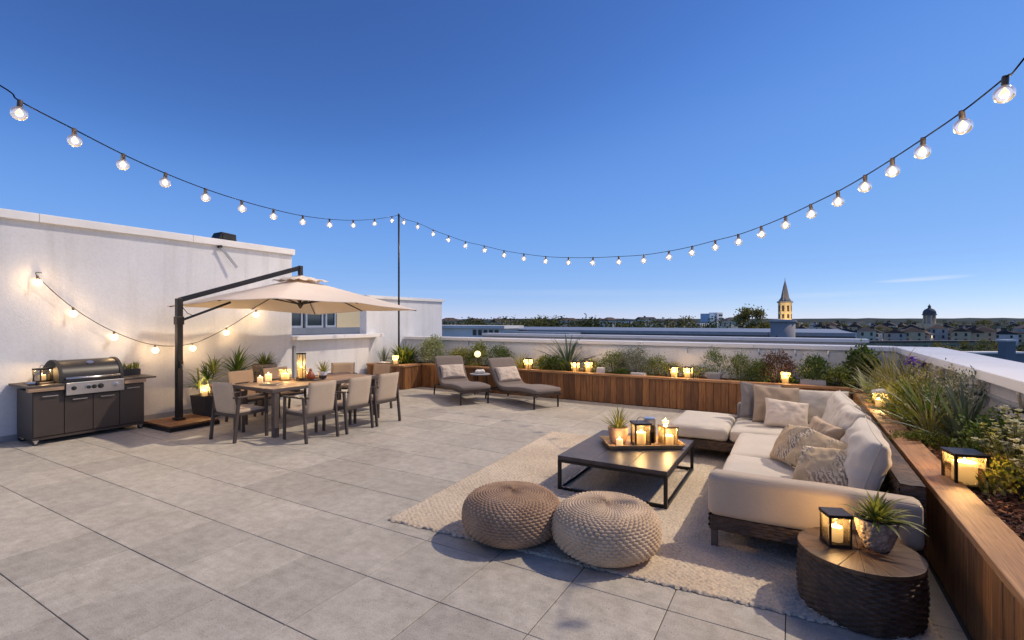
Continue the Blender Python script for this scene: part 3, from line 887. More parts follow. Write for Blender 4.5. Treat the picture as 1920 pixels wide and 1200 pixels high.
for x in (-0.548, 0.548):
    bx(x - 0.016, x + 0.016, -0.665, 0.665, 0.014, 0.046).build('bottom_rail', M['black_metal'], ct, bevel=0.002)
    bx(x - 0.016, x + 0.016, -0.665, 0.665, 0.300, 0.331).build('top_rail', M['black_metal'], ct, bevel=0.002)

TRAY = Matrix.Translation((-1.53, 5.61, 0.371)) @ Matrix.Rotation(R(33), 4, 'Z')
tr = empty('serving_tray', TRAY.translation, R(33), 'pale wooden serving tray with raised rim on the coffee table', 'tray')
bx(-0.40, 0.40, -0.20, 0.20, 0.0, 0.012).build('tray_base', M['tray_wood'], tr)
for s in (-1, 1):
    MB().add([(-0.40, s * 0.20, 0.0), (0.40, s * 0.20, 0.0), (0.43, s * 0.235, 0.05), (-0.43, s * 0.235, 0.05),
              (-0.40, s * 0.185, 0.012), (0.40, s * 0.185, 0.012), (0.425, s * 0.220, 0.05), (-0.425, s * 0.220, 0.05)],
             [(0, 1, 2, 3), (7, 6, 5, 4), (3, 2, 6, 7), (0, 3, 7, 4), (1, 5, 6, 2)]).build('tray_rim', M['tray_wood'], tr, bevel=0.003)
    MB().add([(s * 0.40, -0.20, 0.0), (s * 0.40, 0.20, 0.0), (s * 0.432, 0.235, 0.055), (s * 0.432, -0.235, 0.055),
              (s * 0.385, -0.185, 0.012), (s * 0.385, 0.185, 0.012), (s * 0.418, 0.22, 0.055), (s * 0.418, -0.22, 0.055)],
             [(0, 1, 2, 3), (7, 6, 5, 4), (3, 2, 6, 7), (0, 3, 7, 4), (1, 5, 6, 2)]).build('tray_rim', M['tray_wood'], tr, bevel=0.003)
def on_tray(x, y): return tuple(TRAY @ Vector((x, y, 0.013)))

# ------------------------------------------------------------------ sofa
SX, SY = 0.1, 5.95
so = empty('corner_sofa', (SX, SY, 0), 0, 'L-shaped beige outdoor sofa with dark woven wicker base on the rug', 'sofa')
def sx(x): return x - SX
def sy(y): return y - SY
m = MB()
m.box(sx(-0.575), sx(0.735), sy(4.16), sy(7.80), 0.17, 0.262)
m.box(sx(-1.43), sx(-0.576), sy(6.68), sy(7.79), 0.17, 0.262)
m.build('base_frame', M['dark_wicker'], so)
wicker_panel('wicker_panel', (sx(-0.585), sy(4.145), 0.15), (1.325, 0, 0), (0, 0, 0.115), so, seed=1)
wicker_panel('wicker_panel', (sx(-0.590), sy(6.66), 0.15), (0, -2.51, 0), (0, 0, 0.115), so, seed=2)
wicker_panel('wicker_panel', (sx(-1.445), sy(6.665), 0.15), (0.86, 0, 0), (0, 0, 0.115), so, seed=3)
wicker_panel('wicker_panel', (sx(-1.450), sy(7.80), 0.15), (0, -1.14, 0), (0, 0, 0.115), so, seed=4)
for (x, y) in ((-0.555, 4.18), (0.70, 4.18), (-1.41, 6.70), (-1.41, 7.76), (0.72, 7.76)):
    bx(sx(x) - 0.024, sx(x) + 0.024, sy(y) - 0.024, sy(y) + 0.024, 0.013, 0.17).build('leg', M['table_frame'], so, bevel=0.003)
cushion_block('armrest', sx(-0.60), sx(0.735), sy(4.10), sy(4.29), 0.268, 0.605, 'arm_linen', so, 1, r=0.06, crown=0.004, n=30)
cushion_block('seat_cushion', sx(-0.60), sx(0.585), sy(4.30), sy(5.485), 0.266, 0.43, 'sofa_linen', so, 2)
cushion_block('seat_cushion', sx(-0.60), sx(0.585), sy(5.495), sy(6.635), 0.266, 0.43, 'sofa_linen', so, 3)
cushion_block('seat_cushion', sx(-0.715), sx(0.585), sy(6.645), sy(7.66), 0.266, 0.43, 'sofa_linen', so, 4)
cushion_block('seat_cushion', sx(-1.46), sx(-0.73), sy(6.645), sy(7.80), 0.266, 0.432, 'sofa_linen', so, 5)
# woven back along the planter
bx(sx(0.635), sx(0.765), sy(4.30), sy(7.84), 0.26, 0.66).build('back_core', M['dark_wicker'], so, bevel=0.01)
wicker_panel('wicker_panel', (sx(0.628), sy(7.84), 0.26), (0, -3.54, 0), (0, 0, 0.40), so, seed=6, amp=0.004)
wicker_panel('wicker_panel', (sx(0.628), sy(4.294), 0.26), (0.14, 0, 0), (0, 0, 0.40), so, seed=7, amp=0.004)
wicker_panel('wicker_panel', (sx(0.628), sy(4.294), 0.664), (0.14, 0, 0), (0, 3.54, 0), so, seed=8, amp=0.003)
cushion_block('backrest', sx(-0.72), sx(0.62), sy(7.665), sy(7.84), 0.262, 0.62, 'grey_linen', so, 8, r=0.04, crown=0.004, n=24)

BC = 'back cushions of the corner sofa'
TC = 'throw cushions on the corner sofa'
pillow('back_cushion', 0.98, 0.50, 0.27, 'sofa_linen', 11, (0.40, 4.93, 0.435), -90, -17, 2, 'large beige back cushion at the near end of the sofa beside the armrest', group=BC, wrinkle=0.026)
pillow('back_cushion', 0.94, 0.51, 0.26, 'sofa_linen', 12, (0.40, 5.86, 0.435), -87, -15, -3, 'beige back cushion in the middle of the sofa back, between two like it', group=BC, wrinkle=0.026)
pillow('back_cushion', 0.90, 0.50, 0.25, 'sofa_linen', 13, (0.38, 6.78, 0.435), -84, -16, 3, 'beige back cushion next to the far corner of the sofa', group=BC, wrinkle=0.024)
pillow('back_cushion', 0.80, 0.46, 0.22, 'sofa_linen', 14, (0.20, 7.50, 0.435), 0, -13, 0, 'greyish beige back cushion in the far corner of the sofa', group=BC, wrinkle=0.022)
pillow('throw_cushion', 0.52, 0.50, 0.18, 'grey_linen', 15, (-0.42, 7.50, 0.435), 14, -14, 4, 'dark grey square cushion at the left end of the far sofa back', group=TC)
pillow('throw_cushion', 0.56, 0.50, 0.18, 'taupe_linen', 16, (-0.22, 7.30, 0.440), 12, -17, 3, 'taupe square cushion leaning on the dark grey one', group=TC)
pillow('throw_cushion', 0.50, 0.36, 0.17, 'pale_linen', 17, (-0.10, 7.04, 0.445), 10, -26, 6, 'pale cream rectangular cushion in front of the taupe cushion', group=TC)
pillow('throw_cushion', 0.44, 0.40, 0.16, 'tan_linen', 18, (0.13, 5.62, 0.445), -62, -24, 5, 'plain tan cushion behind the printed cushions', group=TC)
pillow('throw_cushion', 0.48, 0.40, 0.17, 'printed_linen', 19, (-0.12, 5.32, 0.445), -68, -30, -8, 'feather printed cushion with grey edge, furthest left of the printed ones', group=TC, piping='grey_linen')
pillow('throw_cushion', 0.52, 0.40, 0.19, 'printed_linen', 20, (0.08, 5.02, 0.448), -48, -32, 7, 'feather printed ochre cushion in the middle of the near seat', group=TC, piping='grey_linen')
pillow('throw_cushion', 0.46, 0.36, 0.18, 'printed_linen', 21, (0.17, 4.66, 0.448), -30, -40, -6, 'smaller feather printed cushion resting against the near armrest', group=TC, piping='grey_linen')

# ------------------------------------------------------------------ drum side table
dt = empty('drum_table', (0.345, 3.755, 0), 0, 'round dark wicker drum table with wooden top at the sofa arm', 'table')
def drum():
    H_, Rr = 0.325, 0.318
    nth, nv = 300, 96
    th = np.linspace(0, 2 * math.pi, nth, endpoint=False); v = np.linspace(0, 1, nv)
    TH, V = np.meshgrid(th, v, indexing='ij')
    pitch = 0.0165
    row = np.floor(V * H_ / pitch); ph = V * H_ / pitch % 1
    rng = np.random.RandomState(5)
    jit = rng.uniform(-0.5, 0.5, 60)[row.astype(int)]
    h = np.sqrt(np.clip(1 - (2 * ph - 1) ** 2, 0, 1)) * 0.007 + 0.0055 * np.sin(TH * 21 + row * math.pi + jit) + rng.normal(0, 0.0008, TH.shape)
    rr = Rr + 0.012 * np.sin(math.pi * V) + h
    P = np.stack([rr * np.cos(TH), rr * np.sin(TH), 0.004 + V * H_], -1)
    link('wicker_wall', grid_mesh('wicker_wall', P, M['dark_wicker'], closed_u=True), dt)
drum()
MB().cyl((0, 0, 0.315), (0, 0, 0.336), 0.322, n=48).build('top_ring', M['dark_wicker'], dt)
NW = 16
for k in range(NW):
    a0, a1 = 2 * math.pi / NW * k, 2 * math.pi / NW * (k + 1)
    am = (a0 + a1) / 2; half = (a1 - a0) / 2
    r0 = 0.334
    g = 0.0011
    vs = []
    for z in (0.337, 0.362):
        vs.append((0.006, 0, z))
        for q in range(4):
            b = -half + 2 * half * q / 3
            vs.append((r0 * math.cos(b) , r0 * math.sin(b) * (1 - g / (r0 * math.sin(half))), z))
    fs = [(4, 3, 2, 1, 0), (5, 6, 7, 8, 9), (0, 1, 6, 5), (1, 2, 7, 6), (2, 3, 8, 7), (3, 4, 9, 8), (4, 0, 5, 9)]
    MB().add(vs, fs).build('top_segment', M['radial_wood'], dt, bevel=0.002, rot=(0, 0, am), loc=(0, 0, random.uniform(0, 0.0012)))

# ------------------------------------------------------------------ lanterns and candles
WARM = (1.0, 0.64, 0.28)
def lamp(name, parent, loc, watts, radius=0.02, col=WARM):
    d = bpy.data.lights.new(name, 'POINT')
    d.energy = watts; d.color = col; d.shadow_soft_size = radius
    o = bpy.data.objects.new(name, d); o.location = loc; o.parent = parent
    C.objects.link(o)
    return o

def candle(parent, x, y, z, r, h):
    m = MB()
    prof = [(r * 0.98, 0), (r, 0.005), (r, h - 0.006), (r * 0.93, h), (r * 0.7, h - 0.006), (0.004, h - 0.008)]
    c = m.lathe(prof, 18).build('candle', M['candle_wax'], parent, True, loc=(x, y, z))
    f = MB().lathe([(0.0015, 0), (0.0045, 0.006), (0.0055, 0.011), (0.0038, 0.021), (0.001, 0.032)], 8).build('flame', M['flame'], c, True, loc=(0, 0, h - 0.004))
    return c

def box_lantern(loc, w, h, rz, label, watts=4.0, metal='lantern_metal', glass='lantern_glass', cr=0.30, ch=0.5, cap='flat', handle=True, group='candle lanterns'):
    t = empty('lantern', loc, rz, label, 'lantern', group)
    a = w / 2; p = max(0.008, w * 0.085); th = 0.018
    MB().box(-a, a, -a, a, 0, th).build('base', M[metal], t, bevel=0.002)
    top = h - (0.022 if cap == 'flat' else 0.03)
    for sx_ in (-1, 1):
        for sy_ in (-1, 1):
            x, y = sx_ * (a - p / 2 - 0.002), sy_ * (a - p / 2 - 0.002)
            bx(x - p / 2, x + p / 2, y - p / 2, y + p / 2, th, top).build('post', M[metal], t)
    g = a - p / 2 - 0.002
    for (x0, x1, y0, y1) in ((-a + p + .002, a - p - .002, -g - .001, -g + .001), (-a + p + .002, a - p - .002, g - .001, g + .001), (-g - .001, -g + .001, -a + p + .002, a - p - .002), (g - .001, g + .001, -a + p + .002, a - p - .002)):
        bx(x0, x1, y0, y1, th, top).build('pane', M[glass], t)
    if cap == 'flat':
        MB().box(-a - 0.004, a + 0.004, -a - 0.004, a + 0.004, top, h).build('cap', M[metal], t, bevel=0.002)
    elif cap == 'open':
        m = MB()
        for s in (-1, 1):
            m.box(-a, a, s * a - (p if s > 0 else 0), s * a + (p if s < 0 else 0), top, top + 0.012)
            m.box(s * a - (p if s > 0 else 0), s * a + (p if s < 0 else 0), -a + p, a - p, top, top + 0.012)
        m.build('cap', M[metal], t)
    else:
        MB().add([(-a - .004, -a - .004, top), (a + .004, -a - .004, top), (a + .004, a + .004, top), (-a - .004, a + .004, top),
                  (-a * .45, -a * .45, h), (a * .45, -a * .45, h), (a * .45, a * .45, h), (-a * .45, a * .45, h)],
                 [(3, 2, 1, 0), (4, 5, 6, 7), (0, 1, 5, 4), (1, 2, 6, 5), (2, 3, 7, 6), (3, 0, 4, 7)]).build('cap', M[metal], t)
    if handle:
        pts = [(-a * 0.5 * math.cos(q), 0, h + 0.30 * w * math.sin(q)) for q in np.linspace(0, math.pi, 11)]
        MB().tube(pts, 0.003, 6).build('handle', M[metal], t, True)
    c_h = h * ch
    candle(t, 0, 0, th + 0.001, w * cr, c_h)
    lamp('candle_light', t, (0, 0, min(h - 0.03, th + c_h + 0.06)), watts, 0.02)
    return t

def jar_lantern(loc, r, h, label, watts=3.0, glass='lantern_glass', cap=None, group='candle lanterns'):
    t = empty('lantern', loc, random.uniform(0, 3), label, 'lantern', group)
    MB().lathe([(r * 0.8, 0.001), (r, 0.012), (r, h * 0.8), (r * 0.86, h)], 24, closed=False).build('glass', M[glass], t, True)
    MB().cyl((0, 0, 0), (0, 0, 0.008), r * 1.05, n=24).build('base', M['lantern_metal'], t)
    if cap:
        MB().lathe([(r * 1.22, h), (r * 1.22, h + 0.008), (r * 0.95, h + 0.035), (r * 0.4, h + 0.05), (0.002, h + 0.052)], 24).build('cap', M[cap], t, True)
    candle(t, 0, 0, 0.009, r * 0.62, h * 0.52)
    lamp('candle_light', t, (0, 0, h * 0.52 + 0.05), watts, 0.012)
    return t

def tealight(loc, r, h, label, watts=1.0):
    t = empty('candle', loc, 0, label, 'candle', 'loose candles')
    candle(t, 0, 0, 0, r, h)
    lamp('candle_light', t, (0, 0, h + 0.03), watts, 0.012)
    return t

# on the coffee table tray
box_lantern(on_tray(-0.03, -0.08), 0.185, 0.265, R(33), 'dark framed lantern glowing amber, left lantern on the coffee table tray', 8.0, 'lantern_metal', 'lantern_glass', 0.30, 0.5)
box_lantern(on_tray(0.28, -0.09), 0.165, 0.225, R(38), 'pale brass lantern with stout candle at the right end of the tray', 8.0, 'brass_metal', 'lantern_glass', 0.36, 0.42, handle=False)
tealight(on_tray(-0.285, -0.13), 0.036, 0.085, 'small pillar candle at the front left of the coffee table tray', 1.0)
tealight(on_tray(0.33, 0.125), 0.04, 0.235, 'tall white candle behind the right lantern on the tray', 1.2)
v = empty('carafe', on_tray(0.12, 0.06), R(20), 'dark smoky glass carafe with square metal lid between tray lanterns', 'carafe')
MB().lathe([(0.066, 0.0), (0.07, 0.01), (0.07, 0.17), (0.058, 0.20), (0.058, 0.21)], 8).build('glass', M['smoke_glass'], v)
MB().lathe([(0.064, 0.004), (0.066, 0.012), (0.066, 0.12), (0.003, 0.121)], 8).build('dark_filling', M['dark_pot'], v)
bx(-0.06, 0.06, -0.06, 0.06, 0.21, 0.285).build('lid', M['steel'], v, bevel=0.006)
# on the drum table
box_lantern((0.225, 3.775, 0.364), 0.135, 0.205, R(22), 'slim black framed lantern on the wooden drum table', 6.5, 'lantern_metal', 'lantern_glass', 0.30, 0.45, handle=False)
# on the right planter
box_lantern((1.075, 4.78, 0.592), 0.20, 0.245, R(12), 'large black lantern with fat candle on the near planter edge', 16.0, 'lantern_metal', 'frosted_glass', 0.36, 0.62, handle=False)
jar_lantern((0.985, 8.15, 0.627), 0.085, 0.20, 'round lantern with pale domed cap on the far end of the right planter', 14.0, 'frosted_glass', 'pale_pot')
# along the rear planter
RY = 10.42
for (x, y, w, h, lab, st) in (
        (-5.62, 10.52, 0.17, 0.29, 'tall glowing lantern left of the big strap-leaved plant on the rear planter', 'box'),
        (-4.38, 10.50, 0.16, 0.26, 'glowing lantern just right of the big strap-leaved plant, left of its pair', 'box'),
        (-4.06, 10.50, 0.16, 0.29, 'glowing lantern just right of the big strap-leaved plant, right of its pair', 'box'),
        (-2.18, 10.50, 0.17, 0.26, 'square lantern left of the grey potted shrub, left of its pair', 'box'),
        (-1.90, 10.50, 0.17, 0.26, 'square lantern left of the grey potted shrub, nearest to that pot', 'box'),
        (-0.16, 10.50, 0.16, 0.27, 'single dark lantern on the rear planter behind the sofa corner', 'box')):
    box_lantern((x, y, CAP1 + 0.001 if y < 10.41 else 0.585), w, h, random.uniform(-.3, .3), lab, 9.0, 'lantern_metal', 'milk_glass', 0.34, 0.50, cap='flat', handle=False)
jar_lantern((-9.18, 9.72, CAP1 + 0.001), 0.085, 0.25, 'cylindrical frosted lantern on the corner planter below the lamp pole', 10.0, 'milk_glass')
g = empty('globe_lamp', (-7.10, 10.52, 0.58), 0, 'round glowing globe lamp on a stake between the two loungers', 'lamp')
MB().cyl((0, 0, -0.03), (0, 0, 0.26), 0.012, n=8).build('stake', M['lantern_metal'], g)
MB().lathe([(0.003, -0.085), (0.05, -0.07), (0.08, -0.03), (0.085, 0.0), (0.08, 0.03), (0.05, 0.07), (0.003, 0.085)], 20).build('globe', M['globe_lit'], g, True, loc=(0, 0, 0.34))

# ------------------------------------------------------------------ dining table and chairs
TX, TY = -7.42, 5.74
tb = empty('dining_table', (TX, TY, 0), 0, 'long outdoor dining table with slatted teak top under the parasol', 'table')
for i in range(7):
    w = 1.02 / 7
    bx(-w / 2 + 0.003, w / 2 - 0.003, -1.06, 1.06, 0.708, 0.742).build('tabletop_board', M['teak_y'], tb, bevel=0.003, loc=(-0.51 + w * (i + .5), 0, random.uniform(-.001, .001)))
for s in (-1, 1):
    bx(s * 0.532 - 0.02, s * 0.532 + 0.02, -1.11, 1.11, 0.690, 0.743).build('edge_rail', M['table_frame'], tb, bevel=0.003)
    bx(-0.511, 0.511, s * 1.085 - 0.022, s * 1.085 + 0.022, 0.690, 0.743).build('edge_rail', M['table_frame'], tb, bevel=0.003)
    bx(-0.47, 0.47, s * 0.6 - 0.03, s * 0.6 + 0.03, 0.64, 0.706).build('apron', M['table_frame'], tb)
    for u in (-1, 1):
        bx(s * 0.50 - 0.04, s * 0.50 + 0.04, u * 1.03 - 0.04, u * 1.03 + 0.04, 0.0, 0.689).build('leg', M['table_frame'], tb, bevel=0.004)

def make_chair():
    t = empty('dining_chair', (0, 0, 0))
    fr = M['chair_frame']
    for s in (-1, 1):
        MB().bar((s * 0.275, 0.245, 0), (s * 0.275, 0.235, 0.635), 0.034, 0.045, (0, 1, 0)).build('leg', fr, t, bevel=0.006)
        MB().bar((s * 0.275, -0.285, 0), (s * 0.275, -0.215, 0.645), 0.034, 0.045, (0, 1, 0)).build('leg', fr, t, bevel=0.006)
        MB().bar((s * 0.275, -0.245, 0.655), (s * 0.275, 0.27, 0.65), 0.05, 0.026).build('armrest', fr, t, bevel=0.008)
        MB().bar((s * 0.255, -0.225, 0.40), (s * 0.255, 0.225, 0.405), 0.03, 0.045).build('side_rail', fr, t, bevel=0.004)
    MB().bar((-0.25, -0.262, 0.655), (0.25, -0.262, 0.655), 0.026, 0.03).build('back_rail', fr, t, bevel=0.005)
    MB().bar((-0.25, -0.235, 0.385), (0.25, -0.235, 0.385), 0.026, 0.045).build('back_rail', fr, t, bevel=0.005)
    MB().bar((-0.25, 0.235, 0.40), (0.25, 0.235, 0.40), 0.026, 0.045).build('front_rail', fr, t, bevel=0.005)
    # wrapped sling back, slightly hollow, leaning backwards
    nu, nv = 14, 18
    P = np.zeros((nu * 2, nv, 3))
    for k, sgn in ((0, 1), (1, -1)):
        for i in range(nu):
            for j in range(nv):
                u = -1 + 2 * i / (nu - 1); vv = j / (nv - 1)
                e = max(0.0, 1 - abs(u) ** 6) ** .5 * max(0.0, 1 - abs(2 * vv - 1) ** 10) ** .5
                y = -0.215 - 0.085 * vv - 0.018 * (1 - u * u) + sgn * 0.024 * e
                ii = i if k == 0 else 2 * nu - 1 - i
                P[ii, j] = (u * 0.245, y, 0.405 + vv * 0.475)
    link('backrest', grid_mesh('backrest', P, M['sling_cloth'], closed_u=True), t)
    cushion_block('seat', -0.245, 0.245, -0.22, 0.25, 0.405, 0.455, 'sling_cloth', t, 3, r=0.022, crown=0.012, n=12)
    return t
CH = [  # x, y, facing, label
    (-7.38, 4.44, 4, 'beige dining chair at the near short end of the table, furthest left'),
    (-6.42, 4.96, 88, 'beige dining chair on the near long side, closest to the camera'),
    (-6.40, 5.66, 91, 'beige dining chair in the middle of the near long side'),
    (-6.40, 6.31, 90, 'beige dining chair at the right end of the near long side'),
    (-8.44, 5.28, -86, 'dining chair against the wall side, nearest to the dark pot'),
    (-8.44, 5.94, -92, 'dining chair in the middle of the wall side behind the candles'),
    (-8.26, 7.12, -140, 'dining chair at the far corner of the table, left of the far pair'),
    (-7.42, 7.16, 178, 'dining chair at the far short end, right of the far pair')]
chair = make_chair()
for i, (x, y, a, lab) in enumerate(CH):
    o = chair if i == 0 else copy_tree(chair)
    o.location = (x, y, 0); o.rotation_euler = (0, 0, R(a))
    tag(o, lab, 'chair', 'chairs round the dining table')

# things on the dining table
ZT = 0.744
dtray = MB().lathe([(0.23, 0), (0.24, 0.006), (0.24, 0.018), (0.225, 0.018), (0.22, 0.010), (0.003, 0.010)], 32).build('round_tray', M['chair_frame'], None, True, loc=(-7.44, 5.74, ZT))
tag(dtray, 'round dark tray holding the lantern on the dining table', 'tray')
box_lantern((-7.50, 5.60, ZT + 0.020), 0.115, 0.46, R(28), 'tall narrow dark lantern in the middle of the dining table', 8.0, 'lantern_metal', 'frosted_glass', 0.33, 0.42, handle=False)
jar_lantern((-7.80, 5.50, ZT), 0.105, 0.20, 'round glass jar with candle, leftmost of the pair on the dining table', 6.0, 'milk_glass')
jar_lantern((-7.64, 5.72, ZT + 0.02), 0.085, 0.18, 'round glass jar with candle beside the tall dining table lantern', 5.0, 'milk_glass')
tealight((-7.86, 5.22, ZT), 0.055, 0.12, 'thick pillar candle near the left edge of the dining table', 3.0)
tealight((-7.78, 5.02, ZT), 0.045, 0.10, 'short pillar candle at the near left of the dining table', 1.5)
b = empty('bottle', (-7.33, 5.66, ZT + 0.02), 0, 'squat amber glass bottle right of the dining table lantern', 'bottle')
MB().lathe([(0.05, 0), (0.075, 0.02), (0.078, 0.06), (0.05, 0.11), (0.024, 0.14), (0.024, 0.17), (0.03, 0.175)], 18).build('glass', M['amber_glass'], b, True)
MB().cyl((0, 0, 0.172), (0, 0, 0.195), 0.02, n=12).build('stopper', M['tray_wood'], b)
bk = empty('book', (-7.42, 4.98, ZT), R(24), 'thin dark closed book lying near the left end of the dining table', 'book')
bx(-0.15, 0.15, -0.10, 0.10, 0.0, 0.006).build('cover', M['chair_frame'], bk)
bx(-0.145, 0.147, -0.097, 0.097, 0.0065, 0.020).build('pages', M['house_cream'], bk)
bx(-0.15, 0.15, -0.10, 0.10, 0.0205, 0.026).build('cover', M['chair_frame'], bk)

# ------------------------------------------------------------------ cantilever parasol
UX, UY, UH = -8.22, 6.12, 1.57
um = empty('cantilever_parasol', (-9.15, 4.43, 0), 0, 'large square beige cantilever parasol on black pole over the dining table', 'parasol')
ux, uy = UX + 9.15, UY - 4.43           # canopy centre in the parasol's own frame
bx(-0.38, 0.52, -0.38, 0.40, 0.0, 0.065).build('base_frame', M['black_metal'], um, bevel=0.006)
for i in range(4):
    bx(-0.105, 0.105, -0.37, 0.39, 0.066, 0.092).build('base_board', M['plank_wood'], um, bevel=0.004, loc=(-0.37 + 0.11 + 0.218 * i, 0, 0))
bx(-0.05, 0.05, -0.045, 0.045, 0.093, 2.17).build('pole', M['charcoal_metal'], um, bevel=0.008)
bx(-0.075, 0.075, -0.07, 0.07, 0.0925, 0.13).build('pole_foot', M['charcoal_metal'], um, bevel=0.006)
bx(-0.062, 0.062, -0.058, 0.058, 1.72, 1.86).build('slider', M['charcoal_metal'], um, bevel=0.008)
cr = bx(0.052, 0.09, -0.03, 0.03, 0.98, 1.10).build('crank_box', M['charcoal_metal'], um, bevel=0.006)
MB().tube([(0.09, 0, 1.04), (0.125, 0, 1.04), (0.125, 0, 0.95)], 0.007, 8).build('crank_handle', M['steel'], cr, True)
APX = 2.60
arm = MB().bar((0.0, 0.0, 2.14), (ux * 1.0, uy * 1.0, 2.80), 0.06, 0.085).build('arm', M['charcoal_metal'], um, bevel=0.006)
bx(-0.035, 0.035, -0.035, 0.035, 2.60, 2.84).build('arm_end', M['charcoal_metal'], um, bevel=0.006, loc=(ux, uy, 0))
MB().bar((0.03, 0.04, 1.80), (ux * 0.40, uy * 0.40, 2.12), 0.03, 0.04).build('strut', M['charcoal_metal'], um)
MB().tube([(0.05, 0.03, 2.02), (0.09, 0.09, 1.92), (0.14, 0.17, 1.87)], 0.006, 6).build('cord', M['cable'], um, True)
def canopy_z(u, v):
    r = max(abs(u), abs(v)); c = (min(abs(u), abs(v)) / r) if r > 1e-6 else 0
    z = APX - (APX - 2.07) * (r ** 0.94) - 0.045 * (c ** 3) * r ** 2
    z -= 0.030 * math.sin(math.pi * c) * r * (1 - 0.25 * r)      # cloth sags between the ribs
    return z - 0.045 * UH * (-0.5 * u + 0.866 * v)               # the canopy is tipped a little towards the open side
n = 48
P = np.zeros((n + 1, n + 1, 3))
for i in range(n + 1):
    for j in range(n + 1):
        u, v = -1 + 2 * i / n, -1 + 2 * j / n
        r = max(abs(u), abs(v))
        k = min(abs(u), abs(v)) / r if r > 0 else 0
        pull = 1 - 0.03 * (r ** 4) * math.sin(math.pi * k) ** 1.0
        P[i, j] = (u * UH * pull, v * UH * pull, canopy_z(u, v))
cn = link('canopy', grid_mesh('canopy', P, M['canopy_cloth']), um, (ux, uy, 0))
cn.modifiers.new('cloth', 'SOLIDIFY').thickness = 0.004
# hem
hem = MB()
edge = [P[i, 0] for i in range(n + 1)] + [P[n, j] for j in range(1, n + 1)] + [P[i, n] for i in range(n - 1, -1, -1)] + [P[0, j] for j in range(n - 1, -1, -1)]
hem.tube([Vector(p) for p in edge], 0.007, 6)
hem.build('hem', M['canopy_cloth'], cn, True)
nv_ = 10
P2 = np.zeros((nv_ + 1, nv_ + 1, 3))
for i in range(nv_ + 1):
    for j in range(nv_ + 1):
        u, v = -1 + 2 * i / nv_, -1 + 2 * j / nv_
        r = max(abs(u), abs(v))
        P2[i, j] = (u * 0.36, v * 0.36, 2.665 - 0.115 * r ** 0.9 + 0.02 * math.sin(math.pi * 3 * (u + v)) * r)
vt = link('vent_flap', grid_mesh('vent_flap', P2, M['canopy_cloth']), cn, (0, 0, 0)); vt.modifiers.new('cloth', 'SOLIDIFY').thickness = 0.004
MB().cyl((0, 0, 2.08), (0, 0, 2.58), 0.022, n=10).build('hub_tube', M['charcoal_metal'], um, loc=(ux, uy, 0))
MB().lathe([(0.012, 2.02), (0.04, 2.07), (0.06, 2.10), (0.06, 2.13), (0.02, 2.14)], 16).build('hub', M['charcoal_metal'], um, loc=(ux, uy, 0))
for k in range(8):
    a = k * math.pi / 4
    dx, dy = math.cos(a), math.sin(a)
    f = 1 / max(abs(dx), abs(dy))
    pts = []
    for s in np.linspace(0.04, 0.985, 12):
        u, v = dx * f * s, dy * f * s
        pts.append((u * UH, v * UH, canopy_z(u, v) - 0.020))
    MB().tube(pts, 0.011, 6).build('rib', M['charcoal_metal'], um, loc=(ux, uy, 0))
    u, v = dx * f * 0.46, dy * f * 0.46
    MB().bar((dx * 0.05, dy * 0.05, 2.11), (u * UH, v * UH, canopy_z(u, v) - 0.03), 0.018, 0.024).build('rib_strut', M['charcoal_metal'], um, loc=(ux, uy, 0))

# ------------------------------------------------------------------ barbecue
gr = empty('barbecue', (-9.38, 3.32, 0), 0, 'dark brown gas barbecue cart with black hood and four doors', 'barbecue')
bx(-0.62, -0.012, -0.69, 0.69, 0.11, 0.775).build('cabinet', M['grill_panel'], gr, bevel=0.004)
bx(-0.60, 0.0, -0.685, 0.685, 0.075, 0.109).build('plinth', M['grill_panel'], gr)
for i in range(4):
    y0 = -0.688 + 0.344 * i
    d = bx(-0.010, 0.012, y0 + 0.004, y0 + 0.340, 0.125, 0.66 if i in (1, 2) else 0.755).build('door', M['grill_panel'], gr, bevel=0.003)
    zh = 0.615 if i in (1, 2) else 0.70
    h = MB().bar((0.038, y0 + 0.09, zh), (0.038, y0 + 0.265, zh), 0.012, 0.012)
    h.bar((0.012, y0 + 0.10, zh), (0.034, y0 + 0.10, zh), 0.01, 0.01).bar((0.012, y0 + 0.255, zh), (0.034, y0 + 0.255, zh), 0.01, 0.01)
    h.build('handle', M['steel'], d)
for (y0, y1) in ((-0.76, -0.352), (0.385, 0.84)):
    bx(-0.70, 0.07, y0, y1, 0.832, 0.862).build('counter_board', M['chair_frame'], gr, bevel=0.004)
    bx(-0.02, 0.062, y0 + 0.005, y1 - 0.005 - (0.14 if y1 > 0.5 else 0), 0.776, 0.831).build('counter_edge', M['teak_y'], gr, bevel=0.003)
bx(-0.70, 0.045, -0.350, 0.383, 0.79, 0.855).build('firebox', M['grill_hood'], gr, bevel=0.004)
pn = bx(0.046, 0.082, -0.345, 0.378, 0.685, 0.868).build('control_panel', M['steel'], gr, bevel=0.004)
for y, r in ((-0.255, 0.026), (-0.085, 0.034), (-0.012, 0.026), (0.07, 0.032), (0.275, 0.034)):
    kb = MB().cyl((0.083, y, 0.785), (0.097, y, 0.785), r * 1.15, n=18).build('knob', M['steel'] if r == 0.034 else M['rubber'], pn, bevel=0.002)
    k2 = MB().cyl((0.0975, y, 0.785), (0.125, y, 0.785), r * 0.7, n=14)
    k2.build('knob', M['steel'] if y > 0.2 else M['rubber'], pn, bevel=0.003)
